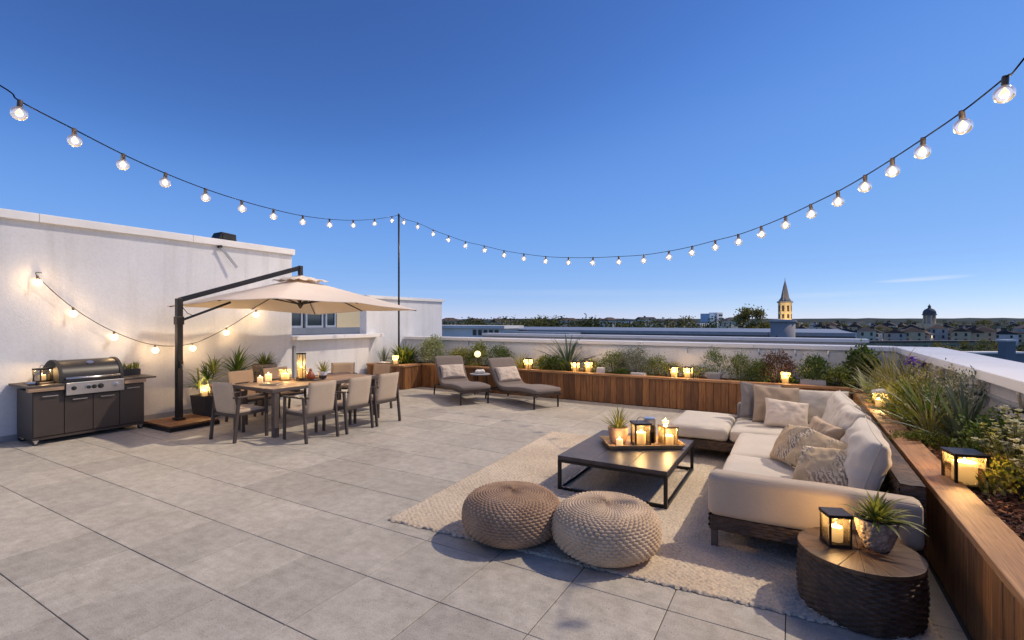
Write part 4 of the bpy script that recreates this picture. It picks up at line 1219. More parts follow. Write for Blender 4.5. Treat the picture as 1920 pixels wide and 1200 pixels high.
# hood: rolled sheet with heavier end caps
def hood_profile(k=1.0):
    pts = [(-0.66, 0.858), (-0.66, 1.07)]
    for q in np.linspace(0.0, 1.0, 13):
        a = math.pi / 2 + 0.55 - q * (math.pi / 2 + 0.45)
        pts.append((-0.36 + 0.30 * math.cos(a) * k, 0.93 + 0.255 * math.sin(a) * k))
    pts.append((-0.055, 0.858))
    return pts
hp = hood_profile()
m = MB()
vs = [(x, y, z) for y in (-0.335, 0.37) for x, z in hp]; q = len(hp)
m.add(vs, [(i, i + 1, q + i + 1, q + i) for i in range(q - 1)] + [(q - 1, 0, q, 2 * q - 1)])
hd = m.build('hood', M['grill_hood'], gr); autosmooth(hd)
for y0, y1 in ((-0.385, -0.336), (0.371, 0.42)):
    m = MB()
    cx, cz = -0.36, 0.95
    pr = [(cx + (x - cx) * 1.045, max(0.857, cz + (z - cz) * 1.045)) for x, z in hp]
    vs = [(x, y, z) for y in (y0, y1) for x, z in pr]
    m.add(vs, [(i, i + 1, q + i + 1, q + i) for i in range(q - 1)] + [(q - 1, 0, q, 2 * q - 1)] + [tuple(range(q - 1, -1, -1)), tuple(range(q, 2 * q))])
    m.build('hood_end', M['rubber'], hd, bevel=0.004)
hh = MB().tube([(0.0, -0.32, 0.925), (0.0, 0.355, 0.925)], 0.018, 10)
hh.bar((-0.07, -0.30, 0.925), (0, -0.30, 0.925), 0.016).bar((-0.07, 0.335, 0.925), (0, 0.335, 0.925), 0.016)
hh.build('hood_handle', M['steel'], hd, True)
a = 0.95
bd = MB().cyl((0, 0, 0), (0.012, 0, 0), 0.03, n=20).build('badge', M['steel'], hd, loc=(-0.36 + 0.298 * math.cos(a), 0.03, 0.93 + 0.255 * math.sin(a)), rot=(0, -0.85, 0))
bd.scale = (1, 1.6, 1)
for x, y in ((-0.04, -0.65), (-0.56, -0.65), (-0.04, 0.65), (-0.56, 0.65)):
    cst = bx(x - 0.022, x + 0.022, y - 0.03, y + 0.03, 0.055, 0.074).build('caster', M['steel'], gr, bevel=0.003)
    MB().cyl((x - 0.016, y, 0.041), (x + 0.016, y, 0.041), 0.041, n=20).build('wheel', M['rubber'], cst, bevel=0.004)
    MB().cyl((x - 0.02, y, 0.041), (x + 0.02, y, 0.041), 0.018, n=14).build('hubcap', M['steel'], cst)

bw = MB().lathe([(0.17, 0), (0.18, 0.008), (0.18, 0.018), (0.003, 0.018)], 32).build('serving_board', M['tray_wood'], None, True, loc=(-9.72, 2.83, 0.863))
tag(bw, 'round wooden serving board on the left end of the barbecue counter', 'board')
box_lantern((-9.72, 2.83, 0.883), 0.15, 0.20, R(20), 'small dark lantern with wire handle beside the barbecue hood', 5, 'lantern_metal', 'clear_glass', 0.30, 0.40)
sp = empty('salt_mill', (-9.50, 2.64, 0.863), 0, 'small lying steel salt mill at the left end of the barbecue', 'mill')
MB().cyl((-0.03, -0.02, 0.025), (0.05, 0.05, 0.025), 0.024, n=16).build('body', M['steel'], sp, bevel=0.003)
MB().cyl((0.052, 0.052, 0.025), (0.07, 0.067, 0.025), 0.026, n=16).build('cap', M['rubber'], sp, bevel=0.003)

# ------------------------------------------------------------------ sun loungers
def sweep_cushion(name, path, width, thick, mat, parent, n_c=28, ends=0.05):
    """a mattress swept along a (y, z) path"""
    pts = [Vector((0, y, z)) for y, z in path]
    # resample smoothly
    L_ = [0]
    for a_, b_ in zip(pts, pts[1:]): L_.append(L_[-1] + (b_ - a_).length)
    ns = 46
    ys, zs = [], []
    for s in np.linspace(0, L_[-1], ns):
        i = max(k for k in range(len(L_)) if L_[k] <= s + 1e-9); i = min(i, len(pts) - 2)
        f = (s - L_[i]) / (L_[i + 1] - L_[i])
        p = pts[i].lerp(pts[i + 1], f); ys.append(p.y); zs.append(p.z)
    for _ in range(5):
        ys = [ys[0]] + [(ys[i - 1] + 2 * ys[i] + ys[i + 1]) / 4 for i in range(1, ns - 1)] + [ys[-1]]
        zs = [zs[0]] + [(zs[i - 1] + 2 * zs[i] + zs[i + 1]) / 4 for i in range(1, ns - 1)] + [zs[-1]]
    P = np.zeros((n_c, ns + 2, 3))
    for j in range(ns):
        a_ = max(j - 1, 0); b_ = min(j + 1, ns - 1)
        d = Vector((0, ys[b_] - ys[a_], zs[b_] - zs[a_])).normalized()
        nrm = Vector((0, -d.z, d.y))
        s = j / (ns - 1) * L_[-1]
        e = min(s, L_[-1] - s)
        k = 1.0 if e > ends else math.sqrt(max(0.0, 1 - (1 - e / ends) ** 2)) * 0.6 + 0.4
        kw = 1.0 if e > ends else 0.90 + 0.10 * math.sqrt(max(0.0, 1 - (1 - e / ends) ** 2))
        for i in range(n_c):
            t_ = 2 * math.pi * i / n_c
            cx_, cz_ = math.cos(t_), math.sin(t_)
            ux_ = math.copysign(abs(cx_) ** 0.28, cx_) * width / 2 * kw
            uz_ = math.copysign(abs(cz_) ** 0.42, cz_) * thick / 2 * k
            uz_ += 0.004 * noise.noise(Vector((ux_ * 6, s * 5, 2.0)))
            p = Vector((ux_, ys[j], zs[j])) + nrm * uz_
            P[i, j + 1] = p
    P[:, 0] = P[:, 1].mean(0); P[:, -1] = P[:, -2].mean(0)
    return link(name, grid_mesh(name, P, M[mat], closed_u=True), parent)

def make_lounger():
    t = empty('sun_lounger', (0, 0, 0))
    path = [(-1.02, 0.355), (-0.75, 0.372), (-0.40, 0.365), (-0.05, 0.325), (0.22, 0.315), (0.34, 0.36), (0.48, 0.53), (0.62, 0.73), (0.74, 0.92)]
    mt = sweep_cushion('mattress', path, 0.70, 0.105, 'lounger_cloth', t)
    for s in (-1, 1):
        low = [(s * 0.315, y, z - 0.078) for y, z in path[:6]]
        MB().tube([Vector(p) for p in low], 0.022, 8).build('side_rail', M['charcoal_metal'], t, True)
        MB().bar((s * 0.315, -0.93, 0.0), (s * 0.315, -0.93, 0.28), 0.028).build('leg', M['charcoal_metal'], t)
        MB().bar((s * 0.315, 0.86, 0.0), (s * 0.315, 0.80, 0.235), 0.028).build('leg', M['charcoal_metal'], t)
        MB().bar((s * 0.30, 0.24, 0.25), (s * 0.30, 0.82, 0.235), 0.03).build('rear_rail', M['charcoal_metal'], t)
        MB().bar((s * 0.29, 0.38, 0.28), (s * 0.29, 0.80, 0.90), 0.022).build('back_frame', M['charcoal_metal'], t)
    MB().bar((-0.30, -0.93, 0.262), (0.30, -0.93, 0.262), 0.028).build('cross_bar', M['charcoal_metal'], t)
    MB().bar((-0.29, 0.80, 0.235), (0.29, 0.80, 0.235), 0.028).build('cross_bar', M['charcoal_metal'], t)
    MB().bar((0, 0.80, 0.24), (0, 0.66, 0.68), 0.022).build('back_prop', M['charcoal_metal'], t)
    # woven edge below the mattress
    wicker = MB()
    for s in (-1, 1):
        for a_, b_ in zip(path[:5], path[1:6]):
            wicker.bar((s * 0.335, a_[0], a_[1] - 0.072), (s * 0.335, b_[0], b_[1] - 0.072), 0.012, 0.05)
    wicker.bar((-0.335, -0.985, 0.285), (0.335, -0.985, 0.285), 0.012, 0.05)
    wicker.build('woven_edge', M['dark_wicker'], t)
    return t
ln = make_lounger()
ln.location = (-6.70, 9.165, 0); ln.rotation_euler = (0, 0, R(57))
tag(ln, 'brown cushioned sun lounger, the one nearer the corner lamp pole', 'sun lounger', 'sun loungers by the rear planter')
l2 = copy_tree(ln)
l2.location = (-5.25, 9.40, 0); l2.rotation_euler = (0, 0, R(66))
tag(l2, 'brown cushioned sun lounger, the one right of the small round table', 'sun lounger', 'sun loungers by the rear planter')
for l_, rz, lab in ((ln, 57, 'pale pillow lying against the back of the lounger near the lamp pole'), (l2, 66, 'pale pillow on the lounger right of the small round table')):
    c, s = math.cos(R(rz)), math.sin(R(rz))
    y = 0.315
    pillow('pillow', 0.60, 0.36, 0.16, 'lounger_pillow', 30 + rz, (l_.location.x - s * y, l_.location.y + c * y, 0.43), rz, -33, 0, lab, 'pillow', 'pillows on the loungers')
rt_ = empty('round_table', (-6.63, 9.93, 0), 0, 'small round slate topped side table between the two loungers', 'table')
MB().cyl((0, 0, 0.478), (0, 0, 0.50), 0.245, n=36).build('tabletop', M['slate_top'], rt_, bevel=0.004)
for k in range(3):
    a = k * 2.094 + 0.4
    MB().bar((0.19 * math.cos(a), 0.19 * math.sin(a), 0), (0.16 * math.cos(a), 0.16 * math.sin(a), 0.477), 0.02).build('leg', M['charcoal_metal'], rt_)
tw = pillow_mesh('folded_towel', 0.24, 0.17, 0.09, M['white_cloth'], 41, 0.02)
tag(link('folded_towel', tw, None, (-6.60, 9.90, 0.545), (R(-90), 0, R(40))), 'rolled white towel on the small round table', 'towel')

# ------------------------------------------------------------------ lamp pole and strings of bulbs
lp = empty('lamp_pole', (-9.60, 10.30, 0.56), 0, 'thin black upright pole in the corner planter carrying the bulb strings', 'pole')
MB().cyl((0, 0, 0), (0, 0, 4.17), 0.026, n=12).build('pole', M['black_metal'], lp, True)
MB().lathe([(0.03, 4.17), (0.034, 4.18), (0.02, 4.215), (0.003, 4.22)], 12).build('finial', M['black_metal'], lp)
MB().cyl((0, 0, -0.02), (0, 0, 0.03), 0.07, n=16).build('pole_foot', M['black_metal'], lp)

sock_me = MB().lathe([(0.004, 0.012), (0.017, 0.010), (0.020, 0.0), (0.0205, -0.05), (0.019, -0.058), (0.004, -0.058)], 14).me('socket', M['socket'], True)
globe_pts = [(0.016, -0.050)]
for q in np.linspace(0.35, math.pi, 14): globe_pts.append((0.060 * math.sin(q), -0.113 + 0.060 * math.cos(q)))
globe_me = MB().lathe(globe_pts[:-1] + [(0.001, -0.173)], 22, closed=False).me('globe', M['bulb_glass'], True)
fil_me = MB().lathe([(0.004, -0.058), (0.007, -0.075), (0.020, -0.092), (0.029, -0.112), (0.022, -0.130), (0.004, -0.138)], 12).me('filament', M['filament'], True)
litglobe_me = MB().lathe(globe_pts[:-1] + [(0.001, -0.173)], 18).me('globe', M['bulb_lit'], True)

def smooth_curve(pts, per=8):
    pts = [Vector(p) for p in pts]
    out = []
    n_ = len(pts)
    for i in range(n_ - 1):
        p0, p1, p2, p3 = pts[max(i - 1, 0)], pts[i], pts[i + 1], pts[min(i + 2, n_ - 1)]
        for k in range(per):
            t_ = k / per
            out.append(0.5 * ((2 * p1) + (p2 - p0) * t_ + (2 * p0 - 5 * p1 + 4 * p2 - p3) * t_ ** 2 + (3 * p1 - p0 - 3 * p2 + p3) * t_ ** 3))
    out.append(pts[-1])
    return out

def bulb_string(label, pts, ends, tilt, r=0.0055, lit=False, watts=0, scale=0.92, away=(0, 0, 0)):
    """pts: where each bulb hangs; ends: extra cable points before and after"""
    root = empty('string_light', pts[0], 0, label, 'string light', 'strings of festoon bulbs')
    o = Vector(pts[0])
    MB().tube([p - o for p in smooth_curve(ends[0] + pts + ends[1])], r, 6).build('cable', M['cable'], root, True)
    for i, p in enumerate(pts):
        s = link('socket', sock_me, root, Vector(p) - o, (R(tilt * math.sin(i * 2.1) * 4), R(tilt * math.cos(i * 1.3) * 4), random.uniform(0, 6)))
        s.scale = (scale,) * 3
        if lit:
            link('globe', litglobe_me, s)
        else:
            link('globe', globe_me, s); link('filament', fil_me, s)
        if watts:
            lamp('bulb_light', root, Vector(p) - o + Vector(away) + Vector((0, 0, (-0.113 if lit else -0.152) * scale)), watts, 0.03 if lit else 0.012, (1.0, 0.62, 0.28) if lit else (1.0, 0.76, 0.50))
    return root

POLE_TOP = (-9.60, 10.30, 4.735)
LEFT = [(0.015, 3.604), (0.061, 3.548), (0.113, 3.490), (0.168, 3.458), (0.232, 3.450), (0.304, 3.474), (0.383, 3.526), (0.473, 3.614), (0.575, 3.761), (0.687, 3.963), (0.813, 4.242), (0.942, 4.575)]
A_, B_ = Vector((-5.475, 1.342, 0)), Vector((-9.60, 10.30, 0))
lpts = [tuple((A_ + (B_ - A_) * u).xy) + (z,) for u, z in LEFT]
bulb_string('left string of clear glowing bulbs, from above the barbecue to the pole', lpts, ([(-5.1, 0.53, 3.80), (-5.475, 1.342, 3.665)], [POLE_TOP]), 1.0, watts=16)
RIGHT = [(-9.261, 10.126, 4.567), (-8.712, 10.061, 4.385), (-8.137, 9.999, 4.138), (-7.575, 9.918, 3.926), (-6.997, 9.844, 3.721), (-6.411, 9.784, 3.564), (-5.832, 9.732, 3.403), (-5.281, 9.675, 3.285), (-4.716, 9.634, 3.184), (-4.154, 9.587, 3.12), (-3.584, 9.525, 3.077), (-3.016, 9.432, 3.052), (-2.483, 9.285, 3.031), (-1.977, 9.084, 3.042), (-1.525, 8.807, 3.058), (-1.115, 8.462, 3.077), (-0.741, 8.057, 3.078), (-0.41, 7.598, 3.091), (-0.106, 7.116, 3.111), (0.154, 6.639, 3.132), (0.389, 6.207, 3.157), (0.584, 5.812, 3.192), (0.741, 5.423, 3.22), (0.881, 5.017, 3.243), (1.022, 4.609, 3.275), (1.152, 4.253, 3.337)]
bulb_string('right string of clear glowing bulbs, from the pole to above the planter', RIGHT, ([POLE_TOP], [(1.13, 3.886, 3.291), (1.38, 2.986, 3.741)]), 1.0, watts=16)
WALL = [(-10.02, 2.864, 2.468), (-10.02, 3.292, 1.997), (-10.02, 3.839, 1.601), (-10.02, 4.456, 1.347), (-10.02, 5.091, 1.35), (-10.02, 5.743, 1.637), (-10.02, 6.37, 2.006)]
bulb_string('string of lit frosted bulbs fixed along the white wall behind the barbecue', WALL, ([(-10.08, 2.93, 2.53)], [(-9.6, 6.75, 2.26), (-8.9, 6.35, 2.5)]), 1.0, 0.006, True, 10.0, 0.85, (0.05, 0, 0))

# ------------------------------------------------------------------ plants
def blade(mb, base, az, el, L_, w, bend, seg=5, fold=0.25, tip=0.04, mid=0.35, twist=0.0):
    """one strap leaf; el start elevation (rad), bend = how much it falls over its length (rad)"""
    p = Vector(base); e = el
    vs = []
    for i in range(seg + 1):
        s = i / seg
        ww = w * (0.55 + 0.45 * min(1, s / mid)) if s < mid else w * max(tip, 1 - ((s - mid) / (1 - mid)) ** 1.6)
        d = Vector((math.cos(e) * math.cos(az), math.cos(e) * math.sin(az), math.sin(e)))
        side = Vector((-math.sin(az + twist * s), math.cos(az + twist * s), 0))
        up = side.cross(d) * -1
        vs += [p - side * (ww / 2) + up * (fold * ww / 2), p.copy(), p + side * (ww / 2) + up * (fold * ww / 2)]
        p = p + d * (L_ / seg)
        e -= bend / seg * (0.5 + s)
    fs = []
    for i in range(seg):
        a = i * 3
        fs += [(a, a + 1, a + 4, a + 3), (a + 1, a + 2, a + 5, a + 4)]
    mb.add(vs, fs)

def tuft_blades(mb, n, L_, w, el=(35, 85), bend=(0.6, 1.6), r=0.03, seg=5, c=(0, 0, 0), lv=0.3, rs=random, az0=None):
    for i in range(n):
        az = rs.uniform(0, 2 * math.pi) if az0 is None else az0 + rs.uniform(-1, 1)
        e = R(rs.uniform(*el)); rr = r * rs.uniform(0.1, 1)
        blade(mb, (c[0] + rr * math.cos(az), c[1] + rr * math.sin(az), c[2]), az, e, L_ * rs.uniform(1 - lv, 1 + lv * .5), w * rs.uniform(0.7, 1.15), rs.uniform(*bend), seg)

def leaflet(mb, p, d, n_, l, w):
    d = d.normalized(); s = d.cross(n_)
    if s.length < 1e-4: s = d.orthogonal()
    s.normalize(); up = s.cross(d)
    mb.add([p, p + d * l * .45 + s * w * .5 + up * w * .12, p + d * l, p + d * l * .45 - s * w * .5 + up * w * .12], [(0, 1, 2, 3)])

def shrub_leaves(mb, rx, ry, h, nclump, nleaf, l, w, rs, base=0.0, hollow=0.35, spread=0.34, upward=0.35):
    """leaf clumps placed through an uneven dome; gaps stay between the clumps"""
    for _ in range(nclump):
        a = rs.uniform(0, 2 * math.pi); zz = rs.random() ** 0.75
        rad = (hollow + (1 - hollow) * rs.random() ** 0.6) * math.sqrt(max(0.05, 1 - (zz * 0.98) ** 2.4)) * rs.uniform(0.75, 1.15)
        c = Vector((rx * rad * math.cos(a), ry * rad * math.sin(a), base + h * zz * rs.uniform(0.8, 1.08)))
        out = Vector((c.x / max(rx, .01), c.y / max(ry, .01), 0.6)).normalized()
        k = spread * min(rx, ry, h)
        for _ in range(nleaf):
            q = c + Vector((rs.gauss(0, k * .5), rs.gauss(0, k * .5), rs.gauss(0, k * .5)))
            if q.z < base: q.z = base + 0.01
            d = out * rs.uniform(0.3, 1) + Vector((rs.gauss(0, .6), rs.gauss(0, .6), rs.gauss(upward, .5)))
            leaflet(mb, q, d, Vector((rs.gauss(0, .5), rs.gauss(0, .5), 1)), l * rs.uniform(.6, 1.2), w * rs.uniform(.7, 1.2))

def stems(mb, n, rx, ry, h, r, rs, base=0.0):
    for _ in range(n):
        a = rs.uniform(0, 6.28); q = rs.uniform(.3, .8)
        e = Vector((rx * q * math.cos(a), ry * q * math.sin(a), base + h * rs.uniform(.6, .95)))
        m_ = Vector((e.x * .35, e.y * .35, base + h * .5))
        mb.tube([(0.02 * math.cos(a), 0.02 * math.sin(a), base - 0.01), m_, e], [r, r * .8, r * .35], 5)

def plant(kind, loc, label, seed, group, rz=None, **k):
    rs = random.Random(seed)
    t = empty(kind, loc, rs.uniform(0, 6) if rz is None else rz, label, 'plant', group)
    return t, rs

def shrub(kind, loc, label, seed, rx, ry, h, mat, nclump=46, nleaf=16, l=0.045, w=0.022, group='planter plants', flowers=None, nfl=30, fsize=0.022, **k):
    t, rs = plant(kind, loc, label, seed, group)
    rx, ry, h = rx * 1.12, ry * 1.05, h * 1.1
    f = MB(); shrub_leaves(f, rx, ry, h, int(nclump * 1.9), int(nleaf * 1.35), l * 1.2, w * 1.25, rs, **k)
    f.build('foliage', M[mat], t)
    s = MB(); stems(s, 9, rx, ry, h, 0.006, rs)
    s.build('stem', M['bark_stem'], t)
    if flowers:
        fl = MB()
        for _ in range(nfl):
            a = rs.uniform(0, 6.28); zz = rs.uniform(.55, 1.05)
            q = math.sqrt(max(0.02, 1 - min(1, zz) ** 2.4)) * rs.uniform(.6, 1.05)
            c = Vector((rx * q * math.cos(a), ry * q * math.sin(a), h * zz + 0.01))
            for p_ in range(5):
                b = p_ * 1.257 + rs.random()
                leaflet(fl, c, Vector((math.cos(b), math.sin(b), .5)), Vector((0, 0, 1)), fsize, fsize * .7)
        fl.build('flower', M[flowers], t)
    return t

def grass(kind, loc, label, seed, n, L_, w, mat, el=(35, 88), bend=(.5, 1.7), r=.05, group='planter plants', seg=6):
    t, rs = plant(kind, loc, label, seed, group)
    f = MB(); tuft_blades(f, n, L_, w, el, bend, r, seg, rs=rs)
    f.build('foliage', M[mat], t)
    return t

leaf_cache = {}
def leafy(kind, loc, label, seed, n, L_, w, mat, el=(20, 85), bend=(.5, 1.5), r=.02, group='planter plants', z0=0.0, parent=None, stem=None):
    """every strap leaf is its own part; a few leaf shapes are shared"""
    rs = random.Random(seed)
    t = parent or plant(kind, loc, label, seed, group)[0]
    key = (round(L_, 3), round(w, 3), mat, bend)
    if key not in leaf_cache:
        leaf_cache[key] = []
        for q in range(5):
            m = MB(); blade(m, (0, 0, 0), 0, 0, L_ * (0.8 + .1 * q), w * (0.9 + .05 * q), bend[0] + (bend[1] - bend[0]) * q / 4, 6)
            leaf_cache[key].append(m.me('leaf', M[mat], True))
    for i in range(n):
        az = i * 2.39996 + rs.uniform(-.3, .3)
        f = i / max(1, n - 1)
        e = R(el[0] + (el[1] - el[0]) * f + rs.uniform(-8, 8))
        rr = r * (1 - f)
        o = link('leaf', rs.choice(leaf_cache[key]), t, (rr * math.cos(az), rr * math.sin(az), z0 + 0.02 * f), (rs.uniform(-.25, .25), -e, az))
        s_ = rs.uniform(.75, 1.1); o.scale = (s_, s_, s_)
    if stem:
        MB().cyl((0, 0, 0), (0, 0, z0 + 0.02), stem, stem * .8, 8).build('stem', M['bark_stem'], t)
    return t

def pot(parent, r0, r1, h, mat, sides=28, round_=True, lip=0.02, wall=0.012):
    pr = [(r0 * .9, 0), (r0, 0.008)]
    if round_:
        for q in np.linspace(0.1, 1, 8): pr.append((r0 + (r1 - r0) * math.sin(q * math.pi / 2), h * q))
    else: pr += [(r1, h)]
    pr += [(r1 - wall, h), (r1 - wall - .004, h - lip), (0.003, h - lip)]
    o = MB().lathe(pr, sides).build('pot', M[mat], parent, True, rot=(0, 0, math.pi / sides))
    m = o.modifiers.new('edges', 'EDGE_SPLIT'); m.split_angle = R(40)
    MB().lathe([(r1 - wall - .006, h - lip + .001), (0.003, h - lip + .006)], 16).build('soil', M['soil'], parent)
    return o

# potted plants near the seats
t = empty('potted_plant', (0.445, 3.83, 0.364), 0, 'green strap-leaved plant in rough round stone bowl on the drum table', 'plant')
pot(t, 0.072, 0.118, 0.185, 'stone_pot', 36)
leafy('', None, '', 3, 60, 0.175, 0.024, 'leaf_lime', (15, 82), (.4, 1.3), 0.05, parent=t, z0=0.17)
leafy('', None, '', 4, 34, 0.15, 0.027, 'leaf_mid', (10, 70), (.5, 1.5), 0.05, parent=t, z0=0.17)
t = empty('potted_plant', on_tray(-0.255, 0.05), 0, 'spiky grass-like plant in pale clay pot on the coffee table tray', 'plant')
pot(t, 0.085, 0.115, 0.185, 'terracotta_pot', 32)
leafy('', None, '', 5, 54, 0.27, 0.014, 'leaf_lime', (20, 88), (.2, .9), 0.045, parent=t, z0=0.165)
# by the white wall
t = empty('potted_plant', (-9.45, 5.05, 0), R(8), 'palm-like plant in tall black square planter by the white wall', 'plant')
m = MB().add([(-.15, -.15, 0), (.15, -.15, 0), (.15, .15, 0), (-.15, .15, 0), (-.19, -.19, .42), (.19, -.19, .42), (.19, .19, .42), (-.19, .19, .42),
              (-.172, -.172, .42), (.172, -.172, .42), (.172, .172, .42), (-.172, .172, .42), (-.168, -.168, .38), (.168, -.168, .38), (.168, .168, .38), (-.168, .168, .38)],
             [(3, 2, 1, 0)] + [(k, (k + 1) % 4, 4 + (k + 1) % 4, 4 + k) for k in range(4)] + [(4 + k, 4 + (k + 1) % 4, 8 + (k + 1) % 4, 8 + k) for k in range(4)] + [(8 + k, 8 + (k + 1) % 4, 12 + (k + 1) % 4, 12 + k) for k in range(4)])
m.build('pot', M['dark_pot'], t)
bx(-.166, .166, -.166, .166, .36, .385).build('soil', M['soil'], t)
for (dx, dy, hh, sd) in ((-.07, .06, .30, 1), (.02, .12, .42, 2), (-.12, -.06, .16, 3)):
    MB().tube([(dx * .4, dy * .4, .38), (dx, dy, .38 + hh)], 0.010, 6).build('stem', M['bark_stem'], t)
    q = MB(); rs = random.Random(sd)
    tuft_blades(q, 34, .40, .032, (5, 82), (.5, 1.5), .02, 5, (dx, dy, .38 + hh), rs=rs); q.build('foliage', M['leaf_mid' if sd == 2 else 'leaf_deep'], t)
jar_lantern((-9.37, 4.97, 0.386), 0.075, 0.23, 'glowing round lantern standing in the black square planter', 9.0, 'milk_glass')
t = empty('potted_plant', (-9.62, 5.72, 0), 0, 'large dark spiky plant in grey pot at the wall behind the chairs', 'plant')
pot(t, .16, .21, .52, 'dark_pot', 28, False)
MB().cyl((0, 0, .5), (0, 0, .74), .022, .018, 8).build('stem', M['bark_stem'], t)
leafy('', None, '', 8, 60, .55, .042, 'leaf_deep', (-5, 85), (.3, 1.1), .03, parent=t, z0=.74)
leafy('', None, '', 9, 26, .36, .034, 'leaf_mid', (0, 70), (.3, 1.1), .05, parent=t, z0=.58)
t = empty('potted_plant', (-9.70, 6.36, 0), 0, 'bright tufted plant in tall rough stone urn at the wall end', 'plant')
MB().lathe([(.12, 0), (.15, .02), (.17, .4), (.225, .72), (.235, .84), (.22, .875), (.20, .875), (.195, .84), (.003, .84)], 32).build('pot', M['stone_pot'], t, True)
MB().lathe([(.19, .842), (.003, .85)], 16).build('soil', M['soil'], t)
q = MB(); rs = random.Random(12); tuft_blades(q, 90, .33, .026, (5, 85), (.4, 1.3), .07, 5, (0, 0, .84), rs=rs); q.build('foliage', M['leaf_mid'], t)
t = empty('potted_plant', (-7.26, 5.86, ZT + .019), 0, 'small plant in white and black pot on the dining table', 'plant')
MB().lathe([(.045, 0), (.06, .01), (.072, .06)], 24, closed=False).build('pot_base', M['dark_pot'], t, True)
MB().lathe([(.072, .0605), (.078, .13), (.07, .13), (.066, .115), (.003, .115)], 24, closed=False).build('pot', M['pale_pot'], t, True)
q = MB(); rs = random.Random(13); tuft_blades(q, 60, .24, .016, (10, 88), (.3, 1.1), .03, 5, (0, 0, .115), rs=rs); q.build('foliage', M['leaf_lime'], t)
t = empty('herb_trough', (-9.85, 3.95, 0.863), 0, 'low trough of green herbs behind the right end of the barbecue', 'plant')
m = MB().box(-.09, .09, -.15, .17, 0, .10).build('trough', M['dark_pot'], t)
q = MB(); rs = random.Random(14)
for yy in np.linspace(-.13, .15, 7): tuft_blades(q, 14, .13, .016, (35, 88), (.3, 1.0), .03, 4, (rs.uniform(-.04, .04), yy, .10), rs=rs)
q.build('foliage', M['leaf_mid'], t)

# rear planter, from left to right
S = 0.575
G = 'plants in the rear planter'
t = grass('palm_clump', (-9.42, 10.35, S), 'broad green palm-like clump around the foot of the lamp pole', 21, 150, .62, .055, 'leaf_mid', (12, 88), (.5, 1.5), .17, G)
q = MB(); rs = random.Random(5); tuft_blades(q, 90, .55, .05, (5, 80), (.6, 1.4), .2, 5, (0, 0, .05), rs=rs); q.build('foliage', M['leaf_deep'], t)
grass('blue_grass', (-9.88, 10.0, S), 'thin blue-grey grass against the white block left of the pole', 22, 60, .55, .012, 'leaf_blue', (60, 89), (.2, .8), .08, G)
shrub('variegated_shrub', (-8.72, 10.72, S), 'rounded cream-flowered shrub right of the palm-like clump', 23, .40, .36, .60, 'leaf_stripe', 60, 16, .055, .026, G, 'petal_white', 46, .028)
shrub('low_shrub', (-7.85, 10.78, S), 'low yellow-green bush behind the left lounger', 24, .42, .30, .36, 'leaf_lime', 60, 16, .035, .02, G)
shrub('low_shrub', (-7.25, 10.82, S), 'taller mixed green bush with white blossom above the globe lamp', 25, .34, .30, .50, 'leaf_mid', 52, 16, .04, .02, G, 'petal_white', 14, .028)
shrub('dark_shrub', (-6.62, 10.85, S), 'dark small-leaved bush behind the right lounger headrest', 26, .38, .30, .46, 'leaf_deep', 56, 16, .035, .018, G, 'petal_white', 10, .02)
grass('lime_tuft', (-7.12, 10.46, S), 'yellow grassy tuft in front of the globe lamp stake', 27, 90, .22, .012, 'leaf_straw', (40, 88), (.4, 1.2), .16, G)
grass('grass_tuft', (-5.92, 10.72, S), 'arching light green grass left of the tall lantern', 28, 120, .52, .011, 'leaf_lime', (30, 86), (.5, 1.7), .06, G)
shrub('white_flower', (-5.18, 10.60, S), 'small white-flowering plant between tall lantern and strap-leaved plant', 29, .22, .20, .32, 'leaf_mid', 34, 14, .04, .02, G, 'petal_white', 18, .026)
leafy('strap_leaf_plant', (-4.72, 10.86, S), 'big blue-green strap-leaved plant standing above the rear wall coping', 30, 74, .92, .048, 'leaf_blue', (18, 82), (.35, 1.15), .08, G)
shrub('fern', (-4.95, 10.60, S), 'dark fern at the foot of the strap-leaved plant', 31, .26, .22, .28, 'leaf_deep', 36, 16, .045, .018, G)
shrub('green_shrub', (-3.60, 10.88, S), 'fresh green bush behind the white stone cube', 32, .34, .28, .42, 'leaf_mid', 52, 16, .035, .018, G)
shrub('silver_shrub', (-3.10, 10.84, S), 'wide silvery fine-leaved bush right of the white stone cube', 33, .44, .32, .50, 'leaf_silver', 84, 18, .028, .013, G)
shrub('silver_shrub', (-2.62, 10.80, S), 'smaller green-silver bush left of the lantern pair', 34, .28, .26, .36, 'leaf_mid', 46, 16, .030, .014, G)
t = empty('potted_plant', (-1.43, 10.72, S), 0, 'dark needle-leaved shrub in a grey tapered pot on the rear planter', 'plant', G)
MB().add([(-.10, -.10, -.01), (.10, -.10, -.01), (.10, .10, -.01), (-.10, .10, -.01), (-.155, -.155, .15), (.155, -.155, .15), (.155, .155, .15), (-.155, .155, .15)],
         [(3, 2, 1, 0), (4, 5, 6, 7)] + [(k, (k + 1) % 4, 4 + (k + 1) % 4, 4 + k) for k in range(4)]).build('pot', M['slate_top'], t, bevel=.006)
q = MB(); rs = random.Random(35); shrub_leaves(q, .30, .28, .44, 90, 16, .06, .010, rs, .14, .1, .3, .7); q.build('foliage', M['leaf_deep'], t)
shrub('feathery_shrub', (-.98, 10.85, S), 'feathery olive bush just right of the grey potted shrub', 36, .28, .26, .46, 'leaf_mid', 52, 16, .04, .010, G, upward=.9)
shrub('feathery_shrub', (-.62, 10.72, S), 'low green bush right of the feathery olive bush', 37, .26, .24, .34, 'leaf_deep', 46, 16, .035, .016, G)
shrub('red_shrub', (-.30, 10.90, S), 'loose reddish-leaved bush behind the single dark lantern', 38, .38, .28, .52, 'leaf_red', 60, 13, .04, .018, G)
